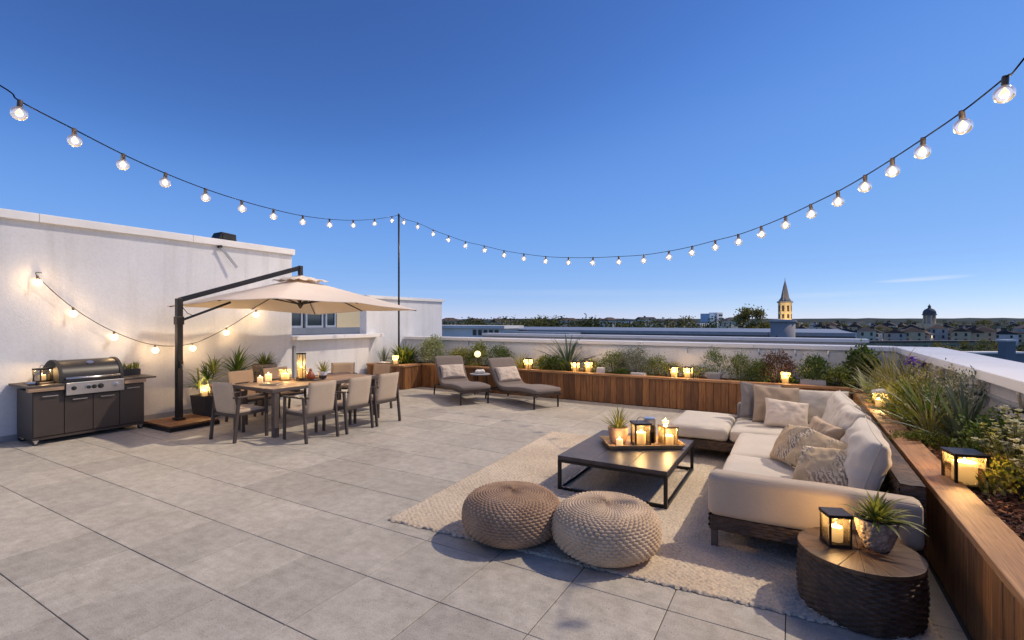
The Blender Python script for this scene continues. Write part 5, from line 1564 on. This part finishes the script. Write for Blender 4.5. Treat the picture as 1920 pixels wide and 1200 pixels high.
shrub('green_shrub', (.32, 10.86, S), 'dark upright bush behind the grey stone trough', 39, .30, .26, .46, 'leaf_deep', 56, 16, .04, .018, G)
shrub('green_shrub', (.66, 10.62, S), 'bright green low bush right of the grey stone trough', 40, .26, .24, .30, 'leaf_mid', 44, 16, .035, .018, G)
shrub('climber_bush', (1.05, 11.00, S), 'broad-leaved bush in the corner with red blossom', 41, .36, .22, .62, 'leaf_deep', 58, 14, .06, .035, G, 'petal_red', 10, .035)
for i, (x, y, rx, h, lab) in enumerate((
        (-8.2, 10.55, .25, .16, 'low green filler plant between the cream-flowered shrub and the left lounger'), (-6.3, 10.56, .25, .14, 'low dark filler plant left of the right lounger headrest'),
        (-5.5, 10.9, .3, .2, 'low lime filler plant behind the tall rear lantern'), (-4.1, 10.9, .3, .22, 'low green filler plant behind the lantern pair near the strap-leaved plant'),
        (-3.3, 10.55, .2, .12, 'tiny dark filler plant between the stone cube and the stone slab'), (-2.3, 10.95, .35, .24, 'low lime filler plant behind the square lantern pair'),
        (-1.75, 10.98, .3, .2, 'low green filler plant left behind the grey potted shrub'), (-.1, 10.62, .16, .14, 'small dark filler plant between the single lantern and the stone trough'),
        (1.3, 10.6, .24, .3, 'low lime bush in the far right corner of the planters'))):
    shrub('ground_cover', (x, y, S), lab, 60 + i, rx, .18, h, ['leaf_mid', 'leaf_deep', 'leaf_lime'][i % 3], 26, 14, .03, .016, 'low filler plants of the rear planter')
# stones and troughs
tag(bx(-.09, .09, -.08, .08, 0, .16).build('stone_cube', M['pale_pot'], None, bevel=.02, loc=(-3.78, 10.53, S), rot=(0, 0, .2)), 'whitish rounded stone cube on the rear planter', 'stone')
tag(MB().box(-.16, .16, -.07, .07, 0, .09).build('stone_slab', M['pale_pot'], None, bevel=.015, loc=(-2.93, 10.53, S), rot=(0, 0, -.05)), 'low pale stone slab in front of the silvery bush', 'stone')
sg = empty('stone_trough', (.28, 10.53, S), 0, 'grey rectangular stone trough at the planter corner behind the sofa', 'trough')
MB().add([(-.2, -.08, 0), (.2, -.08, 0), (.2, .08, 0), (-.2, .08, 0), (-.2, -.08, .13), (.2, -.08, .13), (.2, .08, .13), (-.2, .08, .13), (-.18, -.06, .13), (.18, -.06, .13), (.18, .06, .13), (-.18, .06, .13), (-.18, -.06, .07), (.18, -.06, .07), (.18, .06, .07), (-.18, .06, .07)],
         [(3, 2, 1, 0), (12, 13, 14, 15)] + [(k, (k + 1) % 4, 4 + (k + 1) % 4, 4 + k) for k in range(4)] + [(4 + k, 4 + (k + 1) % 4, 8 + (k + 1) % 4, 8 + k) for k in range(4)] + [(8 + k, 8 + (k + 1) % 4, 12 + (k + 1) % 4, 12 + k) for k in range(4)]).build('trough', M['slate_top'], sg)
tb_ = empty('tray', (-9.55, 9.74, CAP1 + .001), R(20), 'dark tray with folded white napkin on the corner planter', 'tray')
bx(-.2, .2, -.11, .11, 0, .016).build('tray_base', M['chair_frame'], tb_, bevel=.004)
nk = MB().add([(-.15, -.07, .018), (.12, -.07, .018), (.12, .07, .018), (-.15, .07, .018), (-.14, -.06, .05), (.10, -.05, .03), (.10, .05, .03), (-.14, .06, .06)], [(3, 2, 1, 0), (4, 5, 6, 7)] + [(k, (k + 1) % 4, 4 + (k + 1) % 4, 4 + k) for k in range(4)])
tag(nk.build('napkin', M['white_cloth'], None, True, loc=(-9.55, 9.74, CAP1 + .001), rot=(0, 0, R(20)), bevel=.006), 'folded white napkin lying on the dark corner tray', 'napkin')

# right planter
G = 'plants in the right planter'
leafy('striped_agave', (1.02, 9.75, S), 'white striped agave at the far end of the right planter', 71, 44, .42, .045, 'leaf_stripe', (5, 80), (.1, .6), .05, G)
grass('straw_grass', (1.28, 9.20, S), 'tall wispy straw-coloured grass below the purple iris', 72, 150, .90, .015, 'leaf_straw', (45, 88), (.4, 1.6), .10, G)
grass('straw_grass', (1.36, 8.35, S), 'yellow-green arching grass behind the round capped lantern', 73, 150, .85, .016, 'leaf_straw', (32, 86), (.5, 1.9), .10, G)
shrub('lime_shrub', (1.14, 8.62, S), 'bright lime fine-leaved bush left of the round capped lantern', 74, .24, .28, .28, 'leaf_lime', 60, 16, .028, .014, G)
shrub('lime_shrub', (1.22, 7.72, S), 'bright lime feathery bush right of the round capped lantern', 75, .26, .34, .40, 'leaf_lime', 70, 16, .032, .014, G)
t = grass('iris', (1.45, 9.0, S), 'purple iris in flower against the right parapet', 76, 26, .60, .030, 'leaf_blue', (60, 88), (.2, .7), .06, G)
for (dx, dy, hh) in ((0, 0, .66), (.06, -.10, .62), (-.05, .08, .60), (.02, -.22, .56)):
    MB().tube([(0, 0, 0), (dx * .6, dy * .6, hh * .6), (dx, dy, hh)], .006, 6).build('stalk', M['leaf_mid'], t)
    q = MB(); rs = random.Random(int(hh * 100))
    for p_ in range(9):
        a = p_ * .7 + rs.random() * .3
        blade(q, (dx, dy, hh), a, R(50 if p_ % 2 else 10), .085, .05, 1.6, 4, .3, .5, .6)
    q.build('flower', M['petal_purple'], t)
leafy('yucca', (1.30, 7.05, S), 'dark green sword-leaved yucca in the middle of the right planter', 77, 58, .66, .036, 'leaf_deep', (15, 86), (.1, .7), .06, G)
leafy('yucca', (1.42, 6.28, S), 'blue-green sword-leaved yucca nearer the large black lantern', 78, 54, .60, .040, 'leaf_blue', (28, 86), (.1, .55), .06, G)
shrub('twiggy_shrub', (1.48, 7.55, S), 'twiggy bush with small pale leaves and flecks of blossom along the right parapet', 79, .30, .48, .58, 'leaf_straw', 60, 10, .032, .016, G, 'petal_white', 40, .016)
shrub('twiggy_shrub', (1.52, 6.75, S), 'sparse pale-flowered twiggy bush beside the blue-green yucca', 80, .26, .40, .58, 'leaf_silver', 50, 9, .030, .015, G, 'petal_white', 50, .016)
grass('straw_grass', (1.12, 7.35, S), 'drooping thin yellow grass hanging towards the planter edge', 81, 110, .62, .014, 'leaf_lime', (15, 75), (.4, 1.6), .07, G)
grass('straw_grass', (1.22, 6.62, S), 'dry thin grass between the two yuccas', 82, 90, .62, .013, 'leaf_straw', (20, 80), (.4, 1.4), .06, G)
def flower_spikes(loc, label, seed, n, h, spread, leafmat):
    rs = random.Random(seed)
    t = empty('flowering_shrub', loc, 0, label, 'plant', 'plants in the right planter')
    st, f, fl = MB(), MB(), MB()
    for i in range(n):
        a = rs.uniform(0, 6.28); q = spread * math.sqrt(rs.random()); hh = h * rs.uniform(.55, 1.0)
        p0 = Vector((.3 * q * math.cos(a), .3 * q * math.sin(a), 0)); p2 = Vector((q * math.cos(a), q * math.sin(a), hh)); p1 = p0.lerp(p2, .5) + Vector((0, 0, .04))
        st.tube([p0, p1, p2], [.005, .004, .002], 5)
        for k in range(26):
            u = rs.uniform(.12, 1.0); p = p0.lerp(p1, u * 2) if u < .5 else p1.lerp(p2, u * 2 - 1)
            b_ = rs.uniform(0, 6.28)
            d = Vector((math.cos(b_), math.sin(b_), rs.uniform(.0, .9)))
            leaflet(f, p, d, Vector((0, 0, 1)), .062 * rs.uniform(.6, 1.1) * (1.15 - .5 * u), .030)
        if i % 3 == 0 or hh > h * .85:
            for k in range(16):
                u = rs.uniform(.80, 1.06); p = p1.lerp(p2, u * 2 - 1) + Vector((rs.gauss(0, .014), rs.gauss(0, .014), 0))
                for q_ in range(4):
                    b_ = q_ * 1.57 + rs.random(); leaflet(fl, p, Vector((math.cos(b_), math.sin(b_), .4)), Vector((0, 0, 1)), .022, .016)
    st.build('stem', M['bark_stem'], t); f.build('foliage', M[leafmat], t); fl.build('flower', M['petal_white'], t)
flower_spikes((1.40, 4.86, S), 'tall loose yellow-green bush with pale flower spikes right of the large black lantern', 83, 40, .56, .24, 'leaf_gold')
flower_spikes((1.40, 4.36, S), 'lower pale-flowered bush at the right edge of the picture in the planter', 84, 30, .44, .22, 'leaf_gold')
shrub('low_shrub', (1.36, 4.62, S), 'dense olive clump at the foot of the pale flower spikes', 87, .20, .26, .20, 'leaf_lime', 30, 12, .040, .022, G)
shrub('low_shrub', (1.50, 5.55, S), 'small dark bush against the right parapet behind the mulch', 85, .20, .30, .36, 'leaf_deep', 50, 14, .035, .018, G)
shrub('ground_cover', (1.12, 6.20, S), 'flat mossy patch at the base of the yuccas', 86, .18, .34, .09, 'leaf_mid', 60, 12, .022, .012, G)
for i, (x, y) in enumerate(((1.30, 5.55), (1.22, 5.9), (1.18, 5.3))):
    m = MB().lathe([(.004, 0), (.022, .004), (.026, .012), (.018, .022), (.003, .026)], 10)
    o = m.build('pebble', M['pale_pot'], None, True, loc=(x, y, .585)); o.scale = (1.3, .9, .8)
    tag(o, 'small white pebble lying on the bark mulch', 'pebble', 'pebbles on the mulch')

# metal clips below the copings, and fittings on the wall
for i, x in enumerate((-8.9, -7.9, -6.75, -4.55, -2.05, -.65, -.32, .0, .55)):
    o = empty('coping_clip', (x, 11.22, 1.215), 0, 'small metal clip lamp under the rear wall coping', 'clip', 'clips under the rear coping')
    bx(-.012, .012, -.03, .03, -.02, .0).build('bracket', M['steel'], o)
    MB().cyl((0, -.01, -.02), (0, -.01, -.075), .014, .02, 10).build('lamp_head', M['steel'], o)
    MB().cyl((0.01, .02, -.02), (0.01, .02, -.14), .005, n=6).build('wire', M['cable'], o)
for i, (y, lab) in enumerate(((8.05, 'black clamp bracket below the right coping, the farther one'), (6.60, 'black clamp bracket below the right coping, the middle one'), (5.55, 'black clamp bracket below the right coping, nearest to the camera'))):
    o = empty('clamp_bracket', (1.60, y, 1.195), 0, lab, 'bracket', 'clamps under the right coping')
    bx(-.045, .045, -.10, .10, -.145, -.125).build('foot', M['black_metal'], o)
    MB().bar((0, -.05, -.125), (0, -.09, 0.0), .022).build('strut', M['steel'], o)
    MB().bar((0, .0, -.125), (0, .07, 0.0), .022).build('strut', M['steel'], o)
ve = empty('roof_vent', (-10.22, 5.80, 3.431), 0, 'small black box on top of the tall white wall', 'vent')
MB().add([(-.16, -.20, 0), (.12, -.20, 0), (.12, .20, 0), (-.16, .20, 0), (-.16, -.12, .16), (.10, -.10, .17), (.10, .20, .15), (-.16, .20, .15)], [(3, 2, 1, 0), (4, 5, 6, 7)] + [(k, (k + 1) % 4, 4 + (k + 1) % 4, 4 + k) for k in range(4)]).build('housing', M['black_metal'], ve, bevel=.01)
bx(.111, .122, -.08, .18, .03, .12).build('louvre', M['charcoal_metal'], ve)
st = empty('wall_strut', (-10.02, 5.62, 3.28), 0, 'thin grey metal strut slanting below the coping of the white wall', 'strut')
MB().bar((0, 0, 0), (.06, .30, -.40), .02, .05).build('arm', M['flashing'], st)
MB().cyl((-.07, 0, 0), (.03, 0, 0), .028, n=12).build('pivot', M['black_metal'], st)

# ------------------------------------------------------------------ the town beyond
GZ = -15.0
tag(mesh_o := bx(-6000, 6000, -200, 9000, GZ - 1, GZ).build('ground', M['town_ground']), kind='structure')
rs0 = random.Random(4)
CA, SA = math.cos(R(30)), math.sin(R(30))
def cw(x, d):            # point x metres right of and d metres ahead of the terrace corner, in town axes
    return (CA * x - SA * d, SA * x + CA * d)
YAW = 30.0

def house(x, d, w, dp, h, wallm, roofm, label, group, cat='house', roof='gable', nwin=0, floors=1, rz=0.0, base=GZ):
    p = cw(x, d)
    t = empty('house', (p[0], p[1], base), R(YAW + rz), label, cat, group)
    bx(-w / 2, w / 2, 0, dp, 0, h).build('wall', M[wallm], t)
    if roof == 'gable':
        rh = min(dp, w) * 0.28
        MB().add([(-w / 2 - .4, -.4, h), (w / 2 + .4, -.4, h), (w / 2 + .4, dp + .4, h), (-w / 2 - .4, dp + .4, h), (-w / 2 - .2, dp / 2, h + rh), (w / 2 + .2, dp / 2, h + rh)],
                 [(3, 2, 1, 0), (0, 1, 5, 4), (2, 3, 4, 5), (1, 2, 5), (3, 0, 4)]).build('roof', M[roofm], t)
        q = random.uniform(-.3, .3) * w
        bx(q - .5, q + .5, dp * .4, dp * .6, h + rh * .5, h + rh + 1.2).build('chimney', M['roof_brown'], t)
    elif roof == 'hip':
        rh = min(dp, w) * 0.3
        MB().add([(-w / 2 - .4, -.4, h), (w / 2 + .4, -.4, h), (w / 2 + .4, dp + .4, h), (-w / 2 - .4, dp + .4, h), (-w * .22, dp / 2, h + rh), (w * .22, dp / 2, h + rh)],
                 [(3, 2, 1, 0), (0, 1, 5, 4), (1, 2, 5), (2, 3, 4, 5), (3, 0, 4)]).build('roof', M[roofm], t)
    else:
        bx(-w / 2 - .3, w / 2 + .3, -.3, dp + .3, h, h + .5).build('roof', M[roofm], t)
    if nwin:
        fh = h / floors
        key = ('win', round(fh, 2))
        if key not in tile_cache: tile_cache[key] = bx(-.55, .55, -.06, .04, 0, fh * .55).me('window', M['window_dark'])
        for f in range(floors):
            for k in range(nwin):
                if rs0.random() < .07:
                    if ('lit',) + key not in tile_cache: tile_cache[('lit',) + key] = bx(-.55, .55, -.06, .04, 0, fh * .55).me('window', M['window_lit'])
                    link('window', tile_cache[('lit',) + key], t, (-w / 2 + w * (k + .5) / nwin, 0.0, fh * f + fh * .25)); continue
                link('window', tile_cache[key], t, (-w / 2 + w * (k + .5) / nwin, 0.0, fh * f + fh * .25))
        for f in range(floors):                              # and on the gable side
            for k in range(2):
                link('window', tile_cache[key], t, (-w / 2, dp * (k + .5) / 2, fh * f + fh * .25), (0, 0, R(-90)))
    return t

# tree prototypes
def tree_meshes(seed, h, r, mat, n=520, leaf=.75, nc=26):
    rs = random.Random(seed)
    f = MB()
    for _ in range(nc):
        a = rs.uniform(0, 6.28); zz = rs.uniform(.28, 1.0)
        q = math.sqrt(max(.08, 1 - ((zz - .6) / .45) ** 2 * .9)) * rs.uniform(.35, 1.0)
        c = Vector((r * q * math.cos(a), r * q * math.sin(a), h * zz))
        for _ in range(n // nc):
            p = c + Vector((rs.gauss(0, r * .15), rs.gauss(0, r * .15), rs.gauss(0, r * .13)))
            leaflet(f, p, Vector((rs.gauss(0, 1), rs.gauss(0, 1), rs.gauss(.2, .7))), Vector((rs.gauss(0, .6), rs.gauss(0, .6), 1)), leaf * rs.uniform(.6, 1.3), leaf * .7)
    tr_ = MB(); tr_.cyl((0, 0, 0), (0, 0, h * .5), h * .022, h * .014, 6)
    for _ in range(6):
        a = rs.uniform(0, 6.28); tr_.cyl((0, 0, h * rs.uniform(.3, .5)), (r * .6 * math.cos(a), r * .6 * math.sin(a), h * rs.uniform(.6, .85)), h * .010, h * .003, 5)
    return f.me('crown', M[mat]), tr_.me('trunk', M['bark_stem'])
TREES = [tree_meshes(s, 12, 4.2 + .4 * (s % 3), 'tree_leaf_gold' if s % 3 == 0 else 'tree_leaf', 700, .8) for s in range(6)]
def tree(x, d, h, label, group, k=None, base=GZ):
    p = cw(x, d)
    t = empty('tree', (p[0], p[1], base), random.uniform(0, 6.28), label, 'tree', group)
    c, tr_ = TREES[k if k is not None else random.randrange(6)]
    s = h / 12
    for nm, me in (('crown', c), ('trunk', tr_)):
        o = link(nm, me, t); o.scale = (s * random.uniform(.9, 1.25), s * random.uniform(.9, 1.25), s)
    return t

# neighbouring flat roof behind the outer parapet
nb = empty('flat_roof_block', (-30, 48, GZ), 0, 'long dark grey flat-roofed building just beyond the outer parapet', 'building')
bx(-40, 34.2, 0, 20, 0, 15.45).build('wall', M['flat_roof'], nb)
for k in range(12): bx(-40 + 6.18 * k + .02, -40 + 6.18 * (k + 1) - .02, -.15, 20.1, 15.46, 15.75).build('roof_edge', M['flashing'], nb)
wr = empty('white_roof_block', (-31.5, 44, GZ), 0, 'low white rooftop structure with small windows right of the white block', 'building')
bx(-6, 5, 0, 3.4, 0, 15.9).build('wall', M['house_white'], wr)
bx(-6.3, 5.4, -.4, 3.8, 15.9, 16.2).build('roof', M['house_white'], wr)
for k in range(5): bx(1.2 + k * .7, 1.65 + k * .7, -.05, .0, 15.15, 15.75).build('window', M['window_dark'], wr)
bx(5.4, 12.5, 0, 3, 15, 15.55).build('roof', M['flashing'], wr)

# round drum, church spire, modern block, big tree, domed tower
p = cw(21.8, 39.5)
dr = empty('roof_drum', (p[0], p[1], GZ), 0, 'plain grey round drum on a roof in front of the spire', 'drum')
MB().lathe([(.88, 13), (.88, 16.62)], 32).build('wall', M['drum_render'], dr, True)
MB().lathe([(.96, 16.625), (.98, 16.66), (.98, 16.80), (.002, 16.86)], 32).build('lid', M['flashing'], dr)
MB().cyl((-.42, -.79, 15.5), (-.44, -.83, 15.5), .06, n=12).build('vent_hole', M['window_dark'], dr)
p = cw(108.5, 195)
ch = empty('church_tower', (p[0], p[1], GZ), R(YAW + 22), 'sunlit yellow stone church tower with slender grey spire', 'church')
def octo(r, z0, z1, name, mat, r1=None):
    return MB().lathe([(r, z0), (r if r1 is None else r1, z1)], 8).build(name, M[mat], ch)
octo(2.45, 0, 23.6, 'wall', 'tower_stone')
octo(2.85, 23.61, 24.2, 'cornice', 'spire_slate')
octo(2.4, 24.21, 25.6, 'spire_foot', 'spire_slate', 1.55)
MB().lathe([(1.5, 25.61), (1.15, 27.6), (.65, 30.2), (.12, 32.4), (.05, 33.6)], 8).build('spire', M['spire_slate'], ch)
MB().lathe([(.32, 24.3), (.3, 26.4), (.03, 28.6)], 6, (-1.9, -.8, 0)).build('pinnacle', M['spire_slate'], ch)
for k in range(8):
    a_ = math.pi / 8 + k * math.pi / 4
    for z, hh in ((17.4, 1.7), (20.2, 2.3)):
        bx(-.04, .05, -.42, .42, z, z + hh).build('window', M['roof_brown'], ch, rot=(0, 0, a_), loc=(2.45 * math.cos(math.pi / 8) * math.cos(a_), 2.45 * math.cos(math.pi / 8) * math.sin(a_), 0))
fl_ = bpy.data.lights.new('tower_floodlight', 'SPOT'); fl_.energy = 15000; fl_.color = (1.0, 0.72, 0.36); fl_.spot_size = R(50); fl_.shadow_soft_size = .3
fo = bpy.data.objects.new('tower_floodlight', fl_); fo.parent = ch; C.objects.link(fo)     # the tower is floodlit at dusk
fv = Matrix.Rotation(-R(22), 3, 'Z') @ Vector((-4, -17, 0)); fo.location = (fv.x, fv.y, 12.0)
fo.rotation_euler = (Vector((0, 0, 21.5)) - fo.location).to_track_quat('-Z', 'Y').to_euler()
p = cw(212, 510)
mo = empty('office_block', (p[0], p[1], GZ), R(YAW + 40), 'modern white and blue office block with horizontal window bands', 'building')
bx(-13, -3.5, 0, 10, 0, 23.4).build('wall', M['panel_blue'], mo)
bx(-3.4, 9, 0.5, 10, 0, 22.3).build('wall', M['house_white'], mo)
bx(0.5, 12, -1, 8, 0, 24.6).build('wall', M['house_white'], mo)
for k in range(5): bx(-3.3, 0.4, .3, .49, 2.8 + 3.9 * k, 4.6 + 3.9 * k).build('window', M['window_dark'], mo)
for k in range(6): bx(4.2, 11.9, -1.2, -1.01, 2.6 + 3.7 * k, 4.3 + 3.7 * k).build('window', M['window_dark'], mo)
c_, t_ = tree_meshes(40, 19.0, 4.6, 'tree_leaf_gold', 6600, .62, 90)
p = cw(58, 120)
bt = empty('tree', (p[0], p[1], GZ), 0, 'large round sunlit tree left of the church spire', 'tree')
o = link('crown', c_, bt); o.scale = (.98, .98, 1.0); link('trunk', t_, bt)
p = cw(302, 355)
dm = empty('domed_tower', (p[0], p[1], GZ), R(YAW), 'dark stone tower with lead dome and small lantern on top', 'tower')
bx(-5.5, 5.5, -5, 5, 0, 14.2).build('base', M['house_sand'], dm)
for k in range(8):
    a_ = k * math.pi / 4 + .39
    MB().cyl((3.3 * math.cos(a_), 3.3 * math.sin(a_), 14.2), (3.3 * math.cos(a_), 3.3 * math.sin(a_), 20.3), .5, n=8).build('column', M['house_sand'], dm)
MB().cyl((0, 0, 14.2), (0, 0, 20.3), 2.6, n=16).build('drum', M['house_grey'], dm)
MB().lathe([(4.3, 20.3), (4.3, 20.9), (3.9, 21.1), (3.9, 21.8)], 20).build('cornice', M['dome_lead'], dm)
MB().lathe([(3.9, 21.8), (3.6, 23.2), (2.7, 24.4), (1.3, 25.2), (.9, 25.4)], 20).build('dome', M['dome_lead'], dm, True)
MB().lathe([(.9, 25.3), (.9, 26.7), (1.1, 26.8), (.3, 27.6), (.05, 28.6)], 10).build('lantern', M['dome_lead'], dm)

# rows of town houses to the right, a few hundred metres off
random.seed(21)
HL = [('house_cream', 'roof_slate', 'cream town house with slate roof in the sunlit row below the domed tower'),
      ('house_sand', 'roof_brown', 'sand-coloured town house with brown roof in the sunlit row below the domed tower'),
      ('house_white', 'roof_slate', 'white town house with slate roof in the sunlit row below the domed tower'),
      ('house_grey', 'roof_brown', 'grey town house with brown roof in the sunlit row below the domed tower')]
def row(d, x0, x1, hmin, hmax, wmin, wmax, nwin, floors, group, labels):
    x = x0
    while x < x1:
        w = rs0.uniform(wmin, wmax)
        k = rs0.randrange(len(labels)); wm, rm, lab = labels[k]
        house(x + w / 2, d + rs0.uniform(-6, 6), w - .3, rs0.uniform(8, 12), rs0.uniform(hmin, hmax), wm, rm, lab, group + ' (' + wm.replace('house_', '') + ')', roof=rs0.choice(['gable', 'gable', 'hip', 'flat']), nwin=nwin, floors=floors, rz=rs0.uniform(42, 62))
        x += w
row(285, 172, 318, 8.2, 10.5, 8, 15, 6, 3, 'sunlit town house row', HL)
HM = [(a_, b_, c_.replace('in the sunlit row below the domed tower', 'in the middle distance to the right')) for a_, b_, c_ in HL]
row(340, 215, 365, 8, 11, 9, 15, 4, 3, 'middle distance houses', HM)
row(430, 255, 760, 9, 12, 10, 18, 3, 3, 'middle distance houses', HM)
HF = [(a_, b_, c_.replace('in the sunlit row below the domed tower', 'far off below the skyline')) for a_, b_, c_ in HL] + [('house_white', 'roof_pale', 'long pale flat-roofed hall far off below the skyline')]
row(620, 330, 1150, 9, 13, 14, 30, 0, 1, 'far houses', HF)
row(900, 460, 1700, 10, 13, 20, 50, 0, 1, 'far houses', HF)
HB = [(a_, b_, c_.replace('in the sunlit row below the domed tower', 'among the trees beyond the rear wall')) for a_, b_, c_ in HL]
for i in range(34):
    d = rs0.uniform(330, 760); x = rs0.uniform(-.15, .50) * d
    k = rs0.randrange(4); wm, rm, lab = HB[k]
    house(x, d, rs0.uniform(9, 24), 9, rs0.uniform(14.5, 17.4), wm, rm, lab, 'houses among the trees (' + wm.replace('house_', '') + ')', roof=rs0.choice(['gable', 'flat', 'hip']), nwin=4, floors=3, rz=rs0.uniform(15, 50))
# trees
for i in range(60):
    d = rs0.uniform(190, 330); x = -.14 * d + (.56 * d) * (i + rs0.random()) / 60
    tree(x, d, rs0.choice((rs0.uniform(11.5, 14.5), rs0.uniform(14.5, 17.6))), 'dark bushy tree in the belt beyond the flat grey roof', 'trees beyond the flat roof')
for i in range(46):
    d = rs0.uniform(420, 620); x = -.14 * d + (1.2 * d) * (i + rs0.random()) / 46
    tree(x, d, rs0.uniform(12.5, 16.5), 'distant tree just below the skyline', 'distant trees')
for i in range(60):
    d = rs0.uniform(300, 640); x = d * rs0.uniform(.62, 1.05) if i % 3 else d * rs0.uniform(1.05, 2.0)
    tree(x, d, rs0.uniform(8, 13), 'tree between the houses on the right', 'trees between the houses')
for i in range(34):
    d = rs0.uniform(105, 185); x = d * rs0.uniform(.80, 1.08)
    tree(x, d, rs0.uniform(6, 9), 'green garden tree below the right parapet', 'garden trees on the right')
# garden walls and a pale pillar block near the right edge
p = cw(178, 215)
gw = empty('long_low_building', (p[0], p[1], GZ), R(YAW + 6), 'long low olive-grey building in front of the sunlit house row', 'building')
bx(-26, 46, 0, 8, 0, 7.0).build('wall', M['olive_wall'], gw)
bx(-26.4, 46.4, -.4, 8.4, 7.0, 7.6).build('roof', M['roof_slate'], gw)
for k in range(16): bx(-24.5 + 4.5 * k, -22.5 + 4.5 * k, -.06, -.005, 3.6, 5.6).build('window', M['window_dark'], gw)
p = cw(60.5, 60)
pb = empty('chimney_stack', (p[0], p[1], GZ), R(YAW), 'blue-grey square chimney stack at the right edge beyond the parapet', 'chimney')
bx(-.6, .6, -.5, .5, 0, 14.2).build('shaft', M['pillar_blue'], pb)
bx(-.75, .75, -.65, .65, 14.2, 14.4).build('cap', M['house_white'], pb)
p = cw(62.5, 64)
pc = empty('rooftop', (p[0], p[1], GZ), R(YAW), 'small pale roof edge just behind the blue-grey chimney stack', 'building')
bx(-2.2, 5, 0, 2, 0, 12.4).build('wall', M['pillar_blue'], pc)
bx(-2.4, 5.2, -.2, 2.2, 12.4, 12.6).build('roof', M['house_white'], pc)
tag(bx(60, 330, 150, 153, GZ, GZ + .02).build('street', M['street'], None, rot=(0, 0, R(10))), kind='structure')
# low wooded hills on the horizon
hv, hf = [], []
nn = 260
for i in range(nn + 1):
    a_ = R(-130 + 260 * i / nn)
    for j, (dd, hh) in enumerate(((2600, 0), (2900, 1), (4200, .2))):
        x, d = dd * math.sin(a_), dd * math.cos(a_)
        q = cw(x, d)
        z = 26 + 9 * noise.noise(Vector((i * .035, 1, 0))) + 5 * noise.noise(Vector((i * .21, 5, 0))) + 3.5 * noise.noise(Vector((i * .9, 8, 0)))
        hv.append((q[0], q[1], GZ - 2 + (z * hh)))
    if i:
        b_ = i * 3
        for j in range(2): hf.append((b_ - 3 + j, b_ + j, b_ + j + 1, b_ - 2 + j))
tag(link('hills', mesh('hills', hv, hf, M['far_hill'], False)), kind='structure')
